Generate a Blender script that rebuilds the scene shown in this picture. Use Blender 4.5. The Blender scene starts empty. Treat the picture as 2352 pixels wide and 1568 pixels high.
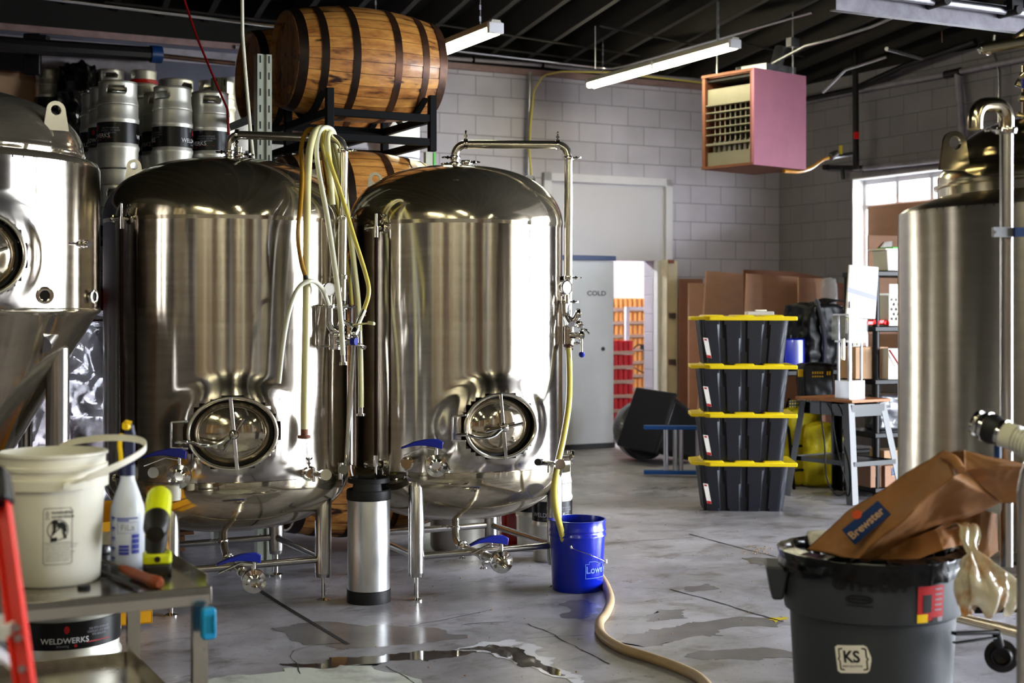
import bpy, math, random
from mathutils import Vector, Matrix
random.seed(7)
PI = math.pi; rad = math.radians
S = bpy.context.scene; COL = S.collection
# ------------------------------------------------------------------ camera, sky, exposure
F, HX, HY, EYE = 3267.0, 1176.0, 710.0, 1.47
cam = bpy.data.cameras.new('camera'); cam_o = bpy.data.objects.new('camera', cam); COL.objects.link(cam_o)
cam_o.location = (0, 0, EYE); cam_o.rotation_euler = (PI/2, 0, 0)
cam.sensor_width = 36; cam.lens = F/2352*36; cam.shift_y = -(784-HY)/2352
cam.clip_start = .05; cam.clip_end = 200
cam.dof.use_dof = True; cam.dof.focus_distance = 7.2; cam.dof.aperture_fstop = 2.8
S.camera = cam_o
S.view_settings.view_transform = 'Standard'; S.view_settings.look = 'None'
S.view_settings.gamma = 1; S.view_settings.use_curve_mapping = False
S.view_settings.exposure = 1.75
S.cycles.max_bounces = 10; S.cycles.diffuse_bounces = 4; S.cycles.glossy_bounces = 6
S.cycles.transmission_bounces = 8; S.cycles.transparent_max_bounces = 12
S.cycles.sample_clamp_indirect = 6; S.cycles.caustics_reflective = False; S.cycles.caustics_refractive = False
try: S.cycles.use_denoising = True
except Exception: pass
W = bpy.data.worlds.new('sky'); S.world = W; W.use_nodes = True
bg = W.node_tree.nodes['Background']; bg.inputs[0].default_value = (.86, .92, 1.0, 1); bg.inputs[1].default_value = 13.0

# room frame: U runs along the back wall to the right, V runs along the right wall away from the viewer
TH = math.atan2(.457, .89)
U = Vector((math.cos(TH), math.sin(TH), 0)); V = Vector((-math.sin(TH), math.cos(TH), 0)); C0 = Vector((3.06, 16.29, 0))
def RM(u, v, z=0): return C0 + U*u + V*v + Vector((0, 0, z))
def P(px, py, Y): return Vector(((px-HX)/F*Y, Y, EYE+(HY-py)/F*Y))
def PF(px, py, z=0):
    Y = (EYE-z)*F/(py-HY); return P(px, py, Y)
def ub(px, v=0):      # u on a plane parallel to the back wall
    r = (px-HX)/F; c = C0+V*v; return (c.y*r-c.x)/(U.x-U.y*r)
def PB(px, py, v=0):
    u = ub(px, v); Y = RM(u, v).y; return u, EYE+(HY-py)*Y/F
def sr(px, u=0):      # distance s toward the viewer on a plane parallel to the right wall
    r = (px-HX)/F; c = C0+U*u; return (c.y*r-c.x)/(-V.x+V.y*r)
def PR(px, py, u=0):
    s = sr(px, u); Y = RM(u, -s).y; return s, EYE+(HY-py)*Y/F

# daylight enters through the two overhead doors of the right wall; portals only guide the sky's sampling
DOORS = [(6.35, 10.1, 3.25), (11.0, 14.8, 3.25)]
def portal(name, c, sx, sy, rot):
    l = bpy.data.lights.new(name, 'AREA'); l.shape = 'RECTANGLE'; l.size = sx; l.size_y = sy; l.cycles.is_portal = True
    o = bpy.data.objects.new(name, l); COL.objects.link(o); o.location = c; o.rotation_euler = rot
for (s0, s1, zt) in DOORS:
    portal('daylight_portal', RM(.05, -(s0+s1)/2, zt/2), s1-s0, zt, (PI/2, 0, TH+PI/2))
portal('daylight_portal', RM(-8.1, .05, .52), .7, 1.05, (PI/2, 0, TH+PI))

# ------------------------------------------------------------------ materials
MATS = {}
def lin(c): return tuple(((x/12.92) if x <= .04045 else ((x+.055)/1.055)**2.4) for x in c)
def hexc(h): return lin(tuple(int(h[i:i+2], 16)/255 for i in (0, 2, 4)))
def mat(name, col, rough=.5, metal=0, var=0, vs=6, bump=0, bs=40, trans=0, aniso=0, emit=0, alpha=1, spec=.5, col2=None, thr=None, rvar=0, stretch=(1,1,1), coat=0, ior=1.45, sss=0):
    if isinstance(col, str): col = hexc(col)
    if isinstance(col2, str): col2 = hexc(col2)
    m = bpy.data.materials.new(name); m.use_nodes = True; nt = m.node_tree; n = nt.nodes; b = n['Principled BSDF']
    b.inputs['Base Color'].default_value = (*col, 1); b.inputs['Roughness'].default_value = rough
    b.inputs['Metallic'].default_value = metal; b.inputs['Transmission Weight'].default_value = trans
    b.inputs['Anisotropic'].default_value = aniso; b.inputs['Alpha'].default_value = alpha
    b.inputs['Specular IOR Level'].default_value = spec; b.inputs['Coat Weight'].default_value = coat; b.inputs['IOR'].default_value = ior
    if sss:
        b.inputs['Subsurface Weight'].default_value = sss; b.inputs['Subsurface Radius'].default_value = (.02, .02, .015)
    if emit: b.inputs['Emission Color'].default_value = (*col, 1); b.inputs['Emission Strength'].default_value = emit
    if var or bump or rvar or col2:
        tc = n.new('ShaderNodeTexCoord'); mp = n.new('ShaderNodeMapping'); mp.inputs['Scale'].default_value = stretch
        nt.links.new(tc.outputs['Object'], mp.inputs['Vector'])
        nz = n.new('ShaderNodeTexNoise'); nz.inputs['Scale'].default_value = vs; nz.inputs['Detail'].default_value = 6; nz.inputs['Roughness'].default_value = .62
        nt.links.new(mp.outputs[0], nz.inputs['Vector'])
        if var or col2:
            cr = n.new('ShaderNodeValToRGB'); lo, hi = (thr or (.3, .7))
            cr.color_ramp.elements[0].position = lo; cr.color_ramp.elements[1].position = hi
            c2 = col2 if col2 else tuple(max(0, x*(1-var)) for x in col); c1 = col if col2 else tuple(min(1, x*(1+var*.6)) for x in col)
            cr.color_ramp.elements[0].color = (*c2, 1); cr.color_ramp.elements[1].color = (*c1, 1)
            nt.links.new(nz.outputs[0], cr.inputs[0]); nt.links.new(cr.outputs[0], b.inputs['Base Color'])
        if rvar:
            mr = n.new('ShaderNodeMapRange'); mr.inputs[1].default_value = .3; mr.inputs[2].default_value = .7
            mr.inputs[3].default_value = max(.02, rough-rvar); mr.inputs[4].default_value = rough+rvar
            nt.links.new(nz.outputs[0], mr.inputs[0]); nt.links.new(mr.outputs[0], b.inputs['Roughness'])
        if bump:
            n2 = n.new('ShaderNodeTexNoise'); n2.inputs['Scale'].default_value = bs; n2.inputs['Detail'].default_value = 4
            nt.links.new(mp.outputs[0], n2.inputs['Vector'])
            bp = n.new('ShaderNodeBump'); bp.inputs['Strength'].default_value = bump; bp.inputs['Distance'].default_value = .01
            nt.links.new(n2.outputs[0], bp.inputs['Height']); nt.links.new(bp.outputs[0], b.inputs['Normal'])
    if aniso:
        tg = n.new('ShaderNodeTangent'); tg.direction_type = 'RADIAL'; tg.axis = 'Z'; nt.links.new(tg.outputs[0], b.inputs['Tangent'])
    if aniso: b.inputs['Anisotropic Rotation'].default_value = .25
    MATS[name] = m; return m
M = MATS
mat('brushed', (.53, .485, .43), .20, 1, var=.10, vs=3, aniso=.95, rvar=.02, stretch=(1, 1, 12))
mat('polished', (.53, .46, .34), .10, .9, var=.22, vs=4, rvar=.06, stretch=(1, 1, 2))
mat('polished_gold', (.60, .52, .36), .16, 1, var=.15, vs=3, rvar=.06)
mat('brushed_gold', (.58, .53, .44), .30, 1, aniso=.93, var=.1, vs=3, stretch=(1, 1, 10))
mat('chrome', (.70, .68, .64), .10, 1)
mat('pipe_steel', (.72, .68, .58), .2, .92, rvar=.05, vs=8)
mat('leg_steel', (.50, .48, .46), .25, 1, var=.15, vs=6)
mat('keg_steel', (.72, .70, .62), .42, .85, var=.12, vs=5, rvar=.06, bump=.02)
mat('aluminium', (.62, .62, .62), .38, 1, var=.12, vs=10, stretch=(1, 1, .3), rvar=.08)
mat('panel_blue', '4a4b5c', .6, var=.25, vs=1.5); mat('cart_steel', (.50, .47, .42), .22, 1, var=.2, vs=7, rvar=.08)
mat('track_steel', (.16, .15, .17), .42, .6, var=.3, vs=9); mat('galvanized', (.36, .36, .37), .38, 1, var=.25, vs=14)
mat('conduit', (.62, .62, .64), .22, 1)
mat('dark_pipe', '1d1a1c', .4, .4)
mat('black_steel', '050506', .6, 0, spec=.12)
mat('black_plastic', '0a0a0d', .42, spec=.35, var=.2, vs=12)
mat('tote_black', '161822', .38, var=.12, vs=5)
mat('tote_yellow', 'f3d512', .38)
mat('black_rubber', '0a0a0b', .55, bump=.1)
mat('black_label', '080607', .30, spec=.35)
mat('blue_grip', '0b1f8f', .35)
mat('blue_plastic', '0420b4', .28, var=.12, vs=4, coat=.3)
mat('blue_dark', '0a2f63', .4)
mat('white_plastic', 'e9e5d6', .38, var=.06, vs=5, sss=.06)
mat('bottle_plastic', 'dfe3ee', .28, sss=.15, var=.03)
mat('ink_blue', '3640a8', .5); mat('print_pale', '5f7fe0', .5); mat('ink_black', '0d0d0f', .6); mat('ink_white', 'e6e6e6', .5); mat('ink_red', 'b3141a', .45); mat('ink_orange', 'd9541a', .45); mat('ink_grey', '8c8c96', .6); mat('ink_slate', '55555f', .6)
mat('red_fiberglass', 'd01d0c', .42, var=.1); mat('red_paint', '9c0f12', .4, var=.15); mat('red_plastic', 'd11515', .35)
mat('grey_bin', '34383d', .48, var=.14, vs=3, bump=.08, bs=30)
mat('liner', '030304', .2, bump=.4, bs=14, spec=.35)
mat('kraft', '9a6a3e', .62, var=.22, vs=4, bump=.35, bs=9)
mat('cardboard', 'b48a70', .8, var=.12, vs=3, stretch=(1, 1, 3)); mat('cardboard_dark', '7d5440', .85, var=.15, vs=3); mat('cardboard_light', 'c49f7c', .8, var=.08)
mat('pink_foam', 'a96a7c', .7, var=.10, vs=3, bump=.2, bs=12)
mat('heater_metal', '8d8775', .45, .3, var=.1); mat('heater_dark', '14110f', .7); mat('heater_fin', 'cfc8b4', .35, .7); mat('wood_edge', '7c4a34', .7, var=.2, vs=20)
mat('hose_cream', 'e3dca4', .30, var=.05, sss=.25, coat=.3); mat('hose_white', 'dedbc4', .28, sss=.25, coat=.3); mat('hose_yellow', 'dccb62', .28, sss=.2, coat=.3)
mat('hose_amber', 'a87a26', .18, coat=.4); mat('hose_floor', 'bfa27c', .5, var=.2, vs=6, sss=.05)
mat('rack_grey', '9c9f8f', .45, .2, var=.12, vs=9); mat('rack_dark', '4a4c55', .5, .3)
mat('brown_tube', '2a140c', .5, spec=.15)
mat('white_paint', 'd8d8dc', .5, var=.05); mat('white_glare', 'f2f2f2', .5); mat('paper', 'f4efe6', .7, var=.03); mat('tape', '9a9bb0', .45, .2)
mat('cold_door', 'b9bcc2', .42, var=.09, vs=2.5); mat('panel_grey', 'bcb9be', .6, var=.04, vs=2); mat('cream_door', 'c9bfa4', .55, var=.15, vs=8)
mat('frame_paint', 'c4c1c6', .5, var=.04)
mat('joist', '1d1815', .8, var=.5, vs=3); mat('deck', '120f0d', .9, var=.4, vs=2)
mat('grime_pipe', '8d8790', .5, .1, var=.3, vs=8); mat('pinkish_pipe', '8a6f6c', .5, var=.3, vs=8)
mat('gas_yellow', 'c8860a', .4); mat('valve_yellow', 'd8c21a', .4)
mat('chair_yellow', 'c9b90c', .5, var=.3, vs=8, bump=.3); mat('tool_yellow', 'd5dc16', .4); mat('tool_black', '17150f', .45); mat('trigger_yellow', 'f0c514', .35); mat('trigger_blue', '0d1742', .4)
mat('wood_handle', '8a3d12', .5, var=.3, vs=12, stretch=(1, 6, 1)); mat('wood_top', 'a8693a', .5, var=.2, vs=10)
mat('cyan_clip', '0f8fc4', .4); mat('yellow_crate', 'd99a0a', .4, var=.1)
mat('can_red', 'c2232b', .35); mat('can_orange', 'e9a45a', .35); mat('can_tray', 'b89a86', .8)
mat('pallet', '6b4226', .8, var=.3, vs=10); mat('rail_blue', '0d4f9e', .4); mat('stand_black', '0b0c0f', .32, .0, spec=.4); mat('silver_rung', 'a8a8b0', .3, .9)
mat('glass_red', 'd2060a', .12, coat=.5)
mat('plastic_wrap', (.80, .80, .86), .12, trans=.25, bump=.9, bs=7, col2=(.25, .2, .22), thr=(.35, .6), vs=3, spec=.8)
mat('grey_bag', '45454c', .3, bump=.9, bs=6, coat=.5); mat('black_bag', '060607', .2, bump=.9, bs=5, coat=.5)
mat('clear_bag', 'd8cdb0', .2, trans=.3, bump=.8, bs=18, col2='b9772a', thr=(.34, .5), vs=9)
mat('acrylic', (.86, .90, .92), .06, alpha=.16); mat('window_glass', (.9, .95, 1), .03, alpha=.06)
mat('clear_plastic', (.80, .82, .86), .1, alpha=.35)
mat('green_plastic', '3faa2c', .4); mat('dirty_rim', '161311', .35, var=.5, vs=9, bump=.3)
mat('lamp_body', 'bdb9a8', .45)
mat('crack', '1b1612', .9); mat('seam_dark', '2a241f', .6)
mat('tan_ply', '9c7240', .6, var=.25, vs=2, stretch=(3, 3, .4)); mat('dark_wood', '24150e', .6, var=.3)
mat('asphalt', 'b9b9b9', .9)

def emission(name, col, strength):
    m = bpy.data.materials.new(name); m.use_nodes = True; n = m.node_tree.nodes; n.clear()
    e = n.new('ShaderNodeEmission'); o = n.new('ShaderNodeOutputMaterial'); e.inputs[0].default_value = (*col, 1); e.inputs[1].default_value = strength
    m.node_tree.links.new(e.outputs[0], o.inputs[0]); MATS[name] = m
emission('tube_light', (1.0, .95, .66), 17.0)
emission('cold_light', (.95, .97, 1.0), 70.0)

def block_wall(name, col):
    m = bpy.data.materials.new(name); m.use_nodes = True; nt = m.node_tree; n = nt.nodes; b = n['Principled BSDF']
    tc = n.new('ShaderNodeTexCoord'); sp = n.new('ShaderNodeSeparateXYZ'); cb = n.new('ShaderNodeCombineXYZ')
    nt.links.new(tc.outputs['Object'], sp.inputs[0]); nt.links.new(sp.outputs[0], cb.inputs[0]); nt.links.new(sp.outputs[2], cb.inputs[1])
    br = n.new('ShaderNodeTexBrick'); br.inputs['Scale'].default_value = 1; br.inputs['Brick Width'].default_value = .406; br.inputs['Row Height'].default_value = .203
    br.inputs['Mortar Size'].default_value = .006; br.inputs['Mortar Smooth'].default_value = .5; br.inputs['Bias'].default_value = 0
    br.inputs['Color1'].default_value = (*col, 1); br.inputs['Color2'].default_value = (*[c*.90 for c in col], 1); br.inputs['Mortar'].default_value = (*[c*.50 for c in col], 1)
    nt.links.new(cb.outputs[0], br.inputs['Vector'])
    nz = n.new('ShaderNodeTexNoise'); nz.inputs['Scale'].default_value = 2.2; nz.inputs['Detail'].default_value = 8
    nt.links.new(tc.outputs['Object'], nz.inputs['Vector'])
    mr = n.new('ShaderNodeMapRange'); mr.inputs[1].default_value = .3; mr.inputs[2].default_value = .7; mr.inputs[3].default_value = .86; mr.inputs[4].default_value = 1.08
    nt.links.new(nz.outputs[0], mr.inputs[0])
    mx = n.new('ShaderNodeVectorMath'); mx.operation = 'SCALE'; nt.links.new(br.outputs[0], mx.inputs[0]); nt.links.new(mr.outputs[0], mx.inputs['Scale'])
    nt.links.new(mx.outputs[0], b.inputs['Base Color']); b.inputs['Roughness'].default_value = .52
    n2 = n.new('ShaderNodeTexNoise'); n2.inputs['Scale'].default_value = 45; n2.inputs['Detail'].default_value = 5
    nt.links.new(tc.outputs['Object'], n2.inputs['Vector'])
    ad = n.new('ShaderNodeMath'); ad.operation = 'MULTIPLY_ADD'; ad.inputs[1].default_value = -1.6
    nt.links.new(br.outputs['Fac'], ad.inputs[0]); nt.links.new(n2.outputs[0], ad.inputs[2])
    bp = n.new('ShaderNodeBump'); bp.inputs['Strength'].default_value = .55; bp.inputs['Distance'].default_value = .006
    nt.links.new(ad.outputs[0], bp.inputs['Height']); nt.links.new(bp.outputs[0], b.inputs['Normal']); MATS[name] = m
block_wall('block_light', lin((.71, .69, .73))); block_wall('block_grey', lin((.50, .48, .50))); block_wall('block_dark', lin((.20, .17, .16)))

def floor_mat():
    m = bpy.data.materials.new('concrete'); m.use_nodes = True; nt = m.node_tree; n = nt.nodes; b = n['Principled BSDF']
    tc = n.new('ShaderNodeTexCoord')
    def noise(s, d=8, r=.6, sc=(1, 1, 1), dist=0):
        mp = n.new('ShaderNodeMapping'); mp.inputs['Scale'].default_value = sc; nt.links.new(tc.outputs['Object'], mp.inputs[0])
        z = n.new('ShaderNodeTexNoise'); z.inputs['Scale'].default_value = s; z.inputs['Detail'].default_value = d; z.inputs['Roughness'].default_value = r
        z.inputs['Distortion'].default_value = dist; nt.links.new(mp.outputs[0], z.inputs['Vector']); return z
    def ramp(src, stops):
        c = n.new('ShaderNodeValToRGB'); e = c.color_ramp.elements
        while len(e) < len(stops): e.new(.5)
        for k, (p, col) in enumerate(stops): e[k].position = p; e[k].color = (*col, 1)
        nt.links.new(src.outputs[0], c.inputs[0]); return c
    a = ramp(noise(1.1, 12, .68, dist=.25), [(.30, lin((.40, .385, .39))), (.46, lin((.60, .59, .615))), (.60, lin((.71, .70, .735))), (.75, lin((.79, .785, .82)))])
    st = ramp(noise(3.2, 8, .7, (1, 1.3, 1), .4), [(.52, (0, 0, 0)), (.66, (.8, .8, .8))])     # brown stains
    mx = n.new('ShaderNodeMix'); mx.data_type = 'RGBA'; nt.links.new(st.outputs[0], mx.inputs[0]); nt.links.new(a.outputs[0], mx.inputs[6]); mx.inputs[7].default_value = (*lin((.37, .335, .31)), 1)
    sp = ramp(noise(55, 3, .5), [(.66, (0, 0, 0)), (.72, (1, 1, 1))])
    m2 = n.new('ShaderNodeMix'); m2.data_type = 'RGBA'; nt.links.new(sp.outputs[0], m2.inputs[0]); nt.links.new(mx.outputs[2], m2.inputs[6]); m2.inputs[7].default_value = (*lin((.30, .27, .25)), 1)
    nt.links.new(m2.outputs[2], b.inputs['Base Color'])
    w = ramp(noise(1.3, 5, .55, (.8, 1.2, 1), .8), [(.30, (.16, .16, .16)), (.45, (.36, .36, .36)), (.8, (.52, .52, .52))])
    nt.links.new(w.outputs[0], b.inputs['Roughness'])
    bp = n.new('ShaderNodeBump'); bp.inputs['Strength'].default_value = .12; bp.inputs['Distance'].default_value = .01
    nt.links.new(noise(22, 6).outputs[0], bp.inputs['Height']); nt.links.new(bp.outputs[0], b.inputs['Normal']); MATS['concrete'] = m
floor_mat()
def mesh_mat():
    m = bpy.data.materials.new('grid_mesh'); m.use_nodes = True; nt = m.node_tree; n = nt.nodes; b = n['Principled BSDF']; tc = n.new('ShaderNodeTexCoord'); br = n.new('ShaderNodeTexVoronoi'); br.inputs['Scale'].default_value = 38; br.inputs['Randomness'].default_value = 0
    nt.links.new(tc.outputs['Object'], br.inputs[0]); cr = n.new('ShaderNodeValToRGB'); cr.color_ramp.elements[0].position = .28; cr.color_ramp.elements[1].position = .34
    cr.color_ramp.elements[0].color = (.75, .62, .02, 1); cr.color_ramp.elements[1].color = (.008, .008, .009, 1); nt.links.new(br.outputs['Distance'], cr.inputs[0]); nt.links.new(cr.outputs[0], b.inputs['Base Color']); MATS['grid_mesh'] = m
mesh_mat()
mat('wet_floor', lin((.27, .24, .23)), .035, spec=.8, var=.2, vs=5); mat('pale_paint', lin((.86, .88, .84)), .34, var=.18, vs=5, bump=.2, bs=25, col2=lin((.70, .70, .68)), thr=(.36, .5)); mat('damp_floor', lin((.50, .485, .49)), .20, var=.25, vs=4); mat('white_film', lin((.93, .93, .97)), .22, col2=lin((.62, .60, .62)), thr=(.34, .46), vs=7, spec=.7)
mat('yellow_mark', 'c8b020', .5); mat('malt_crumbs', 'a57f52', .8)

def wood_mat(name, c1, c2, c3):
    m = bpy.data.materials.new(name); m.use_nodes = True; nt = m.node_tree; n = nt.nodes; b = n['Principled BSDF']
    tc = n.new('ShaderNodeTexCoord'); mp = n.new('ShaderNodeMapping'); mp.inputs['Scale'].default_value = (2.2, 9, 9); nt.links.new(tc.outputs['Object'], mp.inputs[0])
    z = n.new('ShaderNodeTexNoise'); z.inputs['Scale'].default_value = 2.5; z.inputs['Detail'].default_value = 9; z.inputs['Roughness'].default_value = .65; nt.links.new(mp.outputs[0], z.inputs[0])
    g = n.new('ShaderNodeNewGeometry'); ad = n.new('ShaderNodeMath'); ad.operation = 'MULTIPLY_ADD'; ad.inputs[1].default_value = .22
    nt.links.new(g.outputs['Random Per Island'], ad.inputs[0]); nt.links.new(z.outputs[0], ad.inputs[2])
    cr = n.new('ShaderNodeValToRGB'); e = cr.color_ramp.elements; e.new(.6)
    for k, (p, c) in enumerate([(.36, c3), (.52, c2), (.80, c1)]): e[k].position = p; e[k].color = (*hexc(c), 1)
    nt.links.new(ad.outputs[0], cr.inputs[0])
    mp2 = n.new('ShaderNodeMapping'); mp2.inputs['Scale'].default_value = (1.3, 6, 6); nt.links.new(tc.outputs['Object'], mp2.inputs[0])
    z2 = n.new('ShaderNodeTexNoise'); z2.inputs['Scale'].default_value = 2.1; z2.inputs['Detail'].default_value = 4; nt.links.new(mp2.outputs[0], z2.inputs[0])
    c2r = n.new('ShaderNodeValToRGB'); c2r.color_ramp.elements[0].position = .335; c2r.color_ramp.elements[1].position = .40
    nt.links.new(z2.outputs[0], c2r.inputs[0])
    mx = n.new('ShaderNodeMix'); mx.data_type = 'RGBA'; nt.links.new(c2r.outputs[0], mx.inputs[0]); mx.inputs[6].default_value = (*hexc('2a0f08'), 1); nt.links.new(cr.outputs[0], mx.inputs[7])
    nt.links.new(mx.outputs[2], b.inputs['Base Color']); b.inputs['Roughness'].default_value = .42; b.inputs['Coat Weight'].default_value = .15
    bp = n.new('ShaderNodeBump'); bp.inputs['Strength'].default_value = .3; bp.inputs['Distance'].default_value = .004
    nt.links.new(z.outputs[0], bp.inputs['Height']); nt.links.new(bp.outputs[0], b.inputs['Normal']); MATS[name] = m
wood_mat('stave_gold', 'dda050', 'ad7034', '5f3417'); wood_mat('head_wood', 'a87a48', '80572f', '4a2f18')
mat('hoop_rust', '5a3a26', .42, .55, col2='2a1c16', thr=(.35, .65), vs=7); mat('hoop_dark', '1c1614', .35, .5, col2='38281f', vs=7)

# ------------------------------------------------------------------ mesh builder
def frame_of(d):
    d = d.normalized(); a = Vector((0, 0, 1)) if abs(d.z) < .95 else Vector((1, 0, 0))
    x = a.cross(d).normalized(); return x, d.cross(x).normalized()
class G:
    def __init__(s): s.v = []; s.f = []; s.m = []
    def add(s, vs, fs, mi=0, X=None):
        o = len(s.v); s.v += [(X @ Vector(p)) if X else Vector(p) for p in vs]
        s.f += [tuple(i+o for i in f) for f in fs]; s.m += [mi]*len(fs); return s
    def box(s, c, d, X=None, mi=0, rz=0):
        x, y, z = d[0]/2, d[1]/2, d[2]/2; T = Matrix.Translation(c) @ Matrix.Rotation(rz, 4, 'Z')
        if X is not None: T = X @ T
        return s.add([(-x,-y,-z),(x,-y,-z),(x,y,-z),(-x,y,-z),(-x,-y,z),(x,-y,z),(x,y,z),(-x,y,z)],
                     [(0,3,2,1),(4,5,6,7),(0,1,5,4),(1,2,6,5),(2,3,7,6),(3,0,4,7)], mi, T)
    def frustum(s, c, d0, d1, h, X=None, mi=0, rz=0):
        T = Matrix.Translation(c) @ Matrix.Rotation(rz, 4, 'Z')
        if X is not None: T = X @ T
        a, b = d0[0]/2, d0[1]/2; e, g = d1[0]/2, d1[1]/2
        return s.add([(-a,-b,0),(a,-b,0),(a,b,0),(-a,b,0),(-e,-g,h),(e,-g,h),(e,g,h),(-e,g,h)],
                     [(0,3,2,1),(4,5,6,7),(0,1,5,4),(1,2,6,5),(2,3,7,6),(3,0,4,7)], mi, T)
    def cyl(s, a, b, r, r2=None, n=20, mi=0, cap=True):
        return s.tube([a, b], r, n, mi=mi, rads=[r, r if r2 is None else r2], cap=cap)
    def tube(s, pts, r, n=10, mi=0, rads=None, cap=True, closed=False):
        pts = [Vector(p) for p in pts]; N = len(pts); vs = []; fs = []; x = None
        for i, p in enumerate(pts):
            if closed: d = pts[(i+1) % N]-pts[i-1]
            else: d = pts[min(i+1, N-1)]-pts[max(i-1, 0)]
            d = d.normalized()
            if x is None: x, y = frame_of(d)
            else:
                x = (x-d*x.dot(d)).normalized(); y = d.cross(x)
            rr = rads[i] if rads else r
            for k in range(n):
                t = 2*PI*k/n; vs.append(p+x*(rr*math.cos(t))+y*(rr*math.sin(t)))
        for i in range(N if closed else N-1):
            j = (i+1) % N
            for k in range(n):
                l = (k+1) % n; fs.append((i*n+k, i*n+l, j*n+l, j*n+k))
        if cap and not closed:
            fs.append(tuple(reversed(range(n)))); fs.append(tuple(range((N-1)*n, N*n)))
        return s.add(vs, fs, mi)
    def lathe(s, prof, n=48, X=None, mi=0, skip=None):
        vs = []; fs = []
        for (r, z) in prof:
            for k in range(n):
                t = 2*PI*k/n; vs.append((r*math.sin(t), -r*math.cos(t), z))
        for i in range(len(prof)-1):
            for k in range(n):
                if skip and skip(i, k): continue
                l = (k+1) % n; fs.append((i*n+k, i*n+l, (i+1)*n+l, (i+1)*n+k))
        return s.add(vs, fs, mi, X)
    def prism(s, poly, h, X=None, mi=0):
        N = len(poly); vs = [(x, y, 0) for x, y in poly]+[(x, y, h) for x, y in poly]
        fs = [tuple(reversed(range(N))), tuple(range(N, 2*N))]+[(i, (i+1) % N, N+(i+1) % N, N+i) for i in range(N)]
        return s.add(vs, fs, mi, X)
    def sweep(s, poly, a, b, up=(0, 0, 1), mi=0):           # 2d profile swept straight from a to b
        a, b = Vector(a), Vector(b); d = (b-a).normalized(); up = Vector(up); x = d.cross(up).normalized(); y = x.cross(d)
        N = len(poly); vs = [a+x*p+y*q for p, q in poly]+[b+x*p+y*q for p, q in poly]
        fs = [tuple(reversed(range(N))), tuple(range(N, 2*N))]+[(i, (i+1) % N, N+(i+1) % N, N+i) for i in range(N)]
        return s.add(vs, fs, mi)
    def bar(s, a, b, w, h, up=(0, 0, 1), mi=0):
        return s.sweep([(-w/2, -h/2), (w/2, -h/2), (w/2, h/2), (-w/2, h/2)], a, b, up, mi)
    def grid(s, fn, nu, nv, mi=0, cu=False, X=None):
        vs = [fn(i/nu, j/nv) for j in range(nv+1) for i in range(nu if cu else nu+1)]; w = nu if cu else nu+1
        fs = [(j*w+i, j*w+(i+1) % w, (j+1)*w+(i+1) % w, (j+1)*w+i) for j in range(nv) for i in range(nu)]
        return s.add(vs, fs, mi, X)
    def text(s, t, size, fn, align='CENTER', mi=0, bold=0):
        c = bpy.data.curves.new('t', 'FONT'); c.body = t; c.size = size; c.align_x = align; c.align_y = 'CENTER'; c.resolution_u = 3; c.offset = bold
        o = bpy.data.objects.new('t', c); COL.objects.link(o)
        dg = bpy.context.evaluated_depsgraph_get(); me = o.evaluated_get(dg).to_mesh()
        s.add([fn(v.co.x, v.co.y) for v in me.vertices], [tuple(p.vertices) for p in me.polygons], mi)
        o.evaluated_get(dg).to_mesh_clear(); bpy.data.objects.remove(o); bpy.data.curves.remove(c); return s
def obj(name, g, m, parent=None, ang=35, bevel=0, label=None, kind=None, loc=None, rz=0, solid=0, sub=0):
    me = bpy.data.meshes.new(name); me.from_pydata([tuple(p) for p in g.v], [], g.f)
    for k in (m if isinstance(m, (list, tuple)) else [m]): me.materials.append(M[k] if isinstance(k, str) else k)
    if any(g.m): me.polygons.foreach_set('material_index', g.m)
    me.validate(); me.update(); me.shade_smooth(); me.set_sharp_from_angle(angle=rad(ang))
    o = bpy.data.objects.new(name, me); COL.objects.link(o)
    if parent: o.parent = parent
    if loc is not None: o.location = loc
    o.rotation_euler = (0, 0, rz)
    if label: o['label'] = label
    if kind: o['kind'] = kind
    if solid: q = o.modifiers.new('s', 'SOLIDIFY'); q.thickness = solid; q.offset = 0
    if bevel: q = o.modifiers.new('b', 'BEVEL'); q.width = bevel; q.segments = 2; q.limit_method = 'ANGLE'; q.angle_limit = rad(40); q.harden_normals = False
    if sub: q = o.modifiers.new('u', 'SUBSURF'); q.levels = sub; q.render_levels = sub
    return o
def thing(name, label, cat, loc=(0, 0, 0), rz=0, group=None):
    o = bpy.data.objects.new(name, None); COL.objects.link(o); o.location = loc; o.rotation_euler = (0, 0, rz)
    o.empty_display_size = .1; o['label'] = label; o['category'] = cat
    if group: o['group'] = group
    return o
def tag(o, label, cat, group=None, kind=None):
    o['label'] = label; o['category'] = cat
    if group: o['group'] = group
    if kind: o['kind'] = kind
    return o
def struct(name, g, m, **k): return obj(name, g, m, kind='structure', **k)
def copy_tree(o, parent=None):
    c = o.copy(); COL.objects.link(c); c.parent = parent
    for ch in o.children: copy_tree(ch, c)
    return c
def crom(pts, n=8):
    P_ = [Vector(p) for p in pts]; P_ = [P_[0]*2-P_[1]]+P_+[P_[-1]*2-P_[-2]]; out = []
    for i in range(1, len(P_)-2):
        a, b, c, d = P_[i-1:i+3]
        for k in range(n):
            t = k/n; out.append(.5*((2*b)+(c-a)*t+(2*a-5*b+4*c-d)*t*t+(3*b-a-3*c+d)*t**3))
    out.append(P_[-2]); return out
def arc(c, a0, a1, r, ex, ey, n=8): return [c+ex*(r*math.cos(a0+(a1-a0)*k/n))+ey*(r*math.sin(a0+(a1-a0)*k/n)) for k in range(n+1)]
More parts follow.
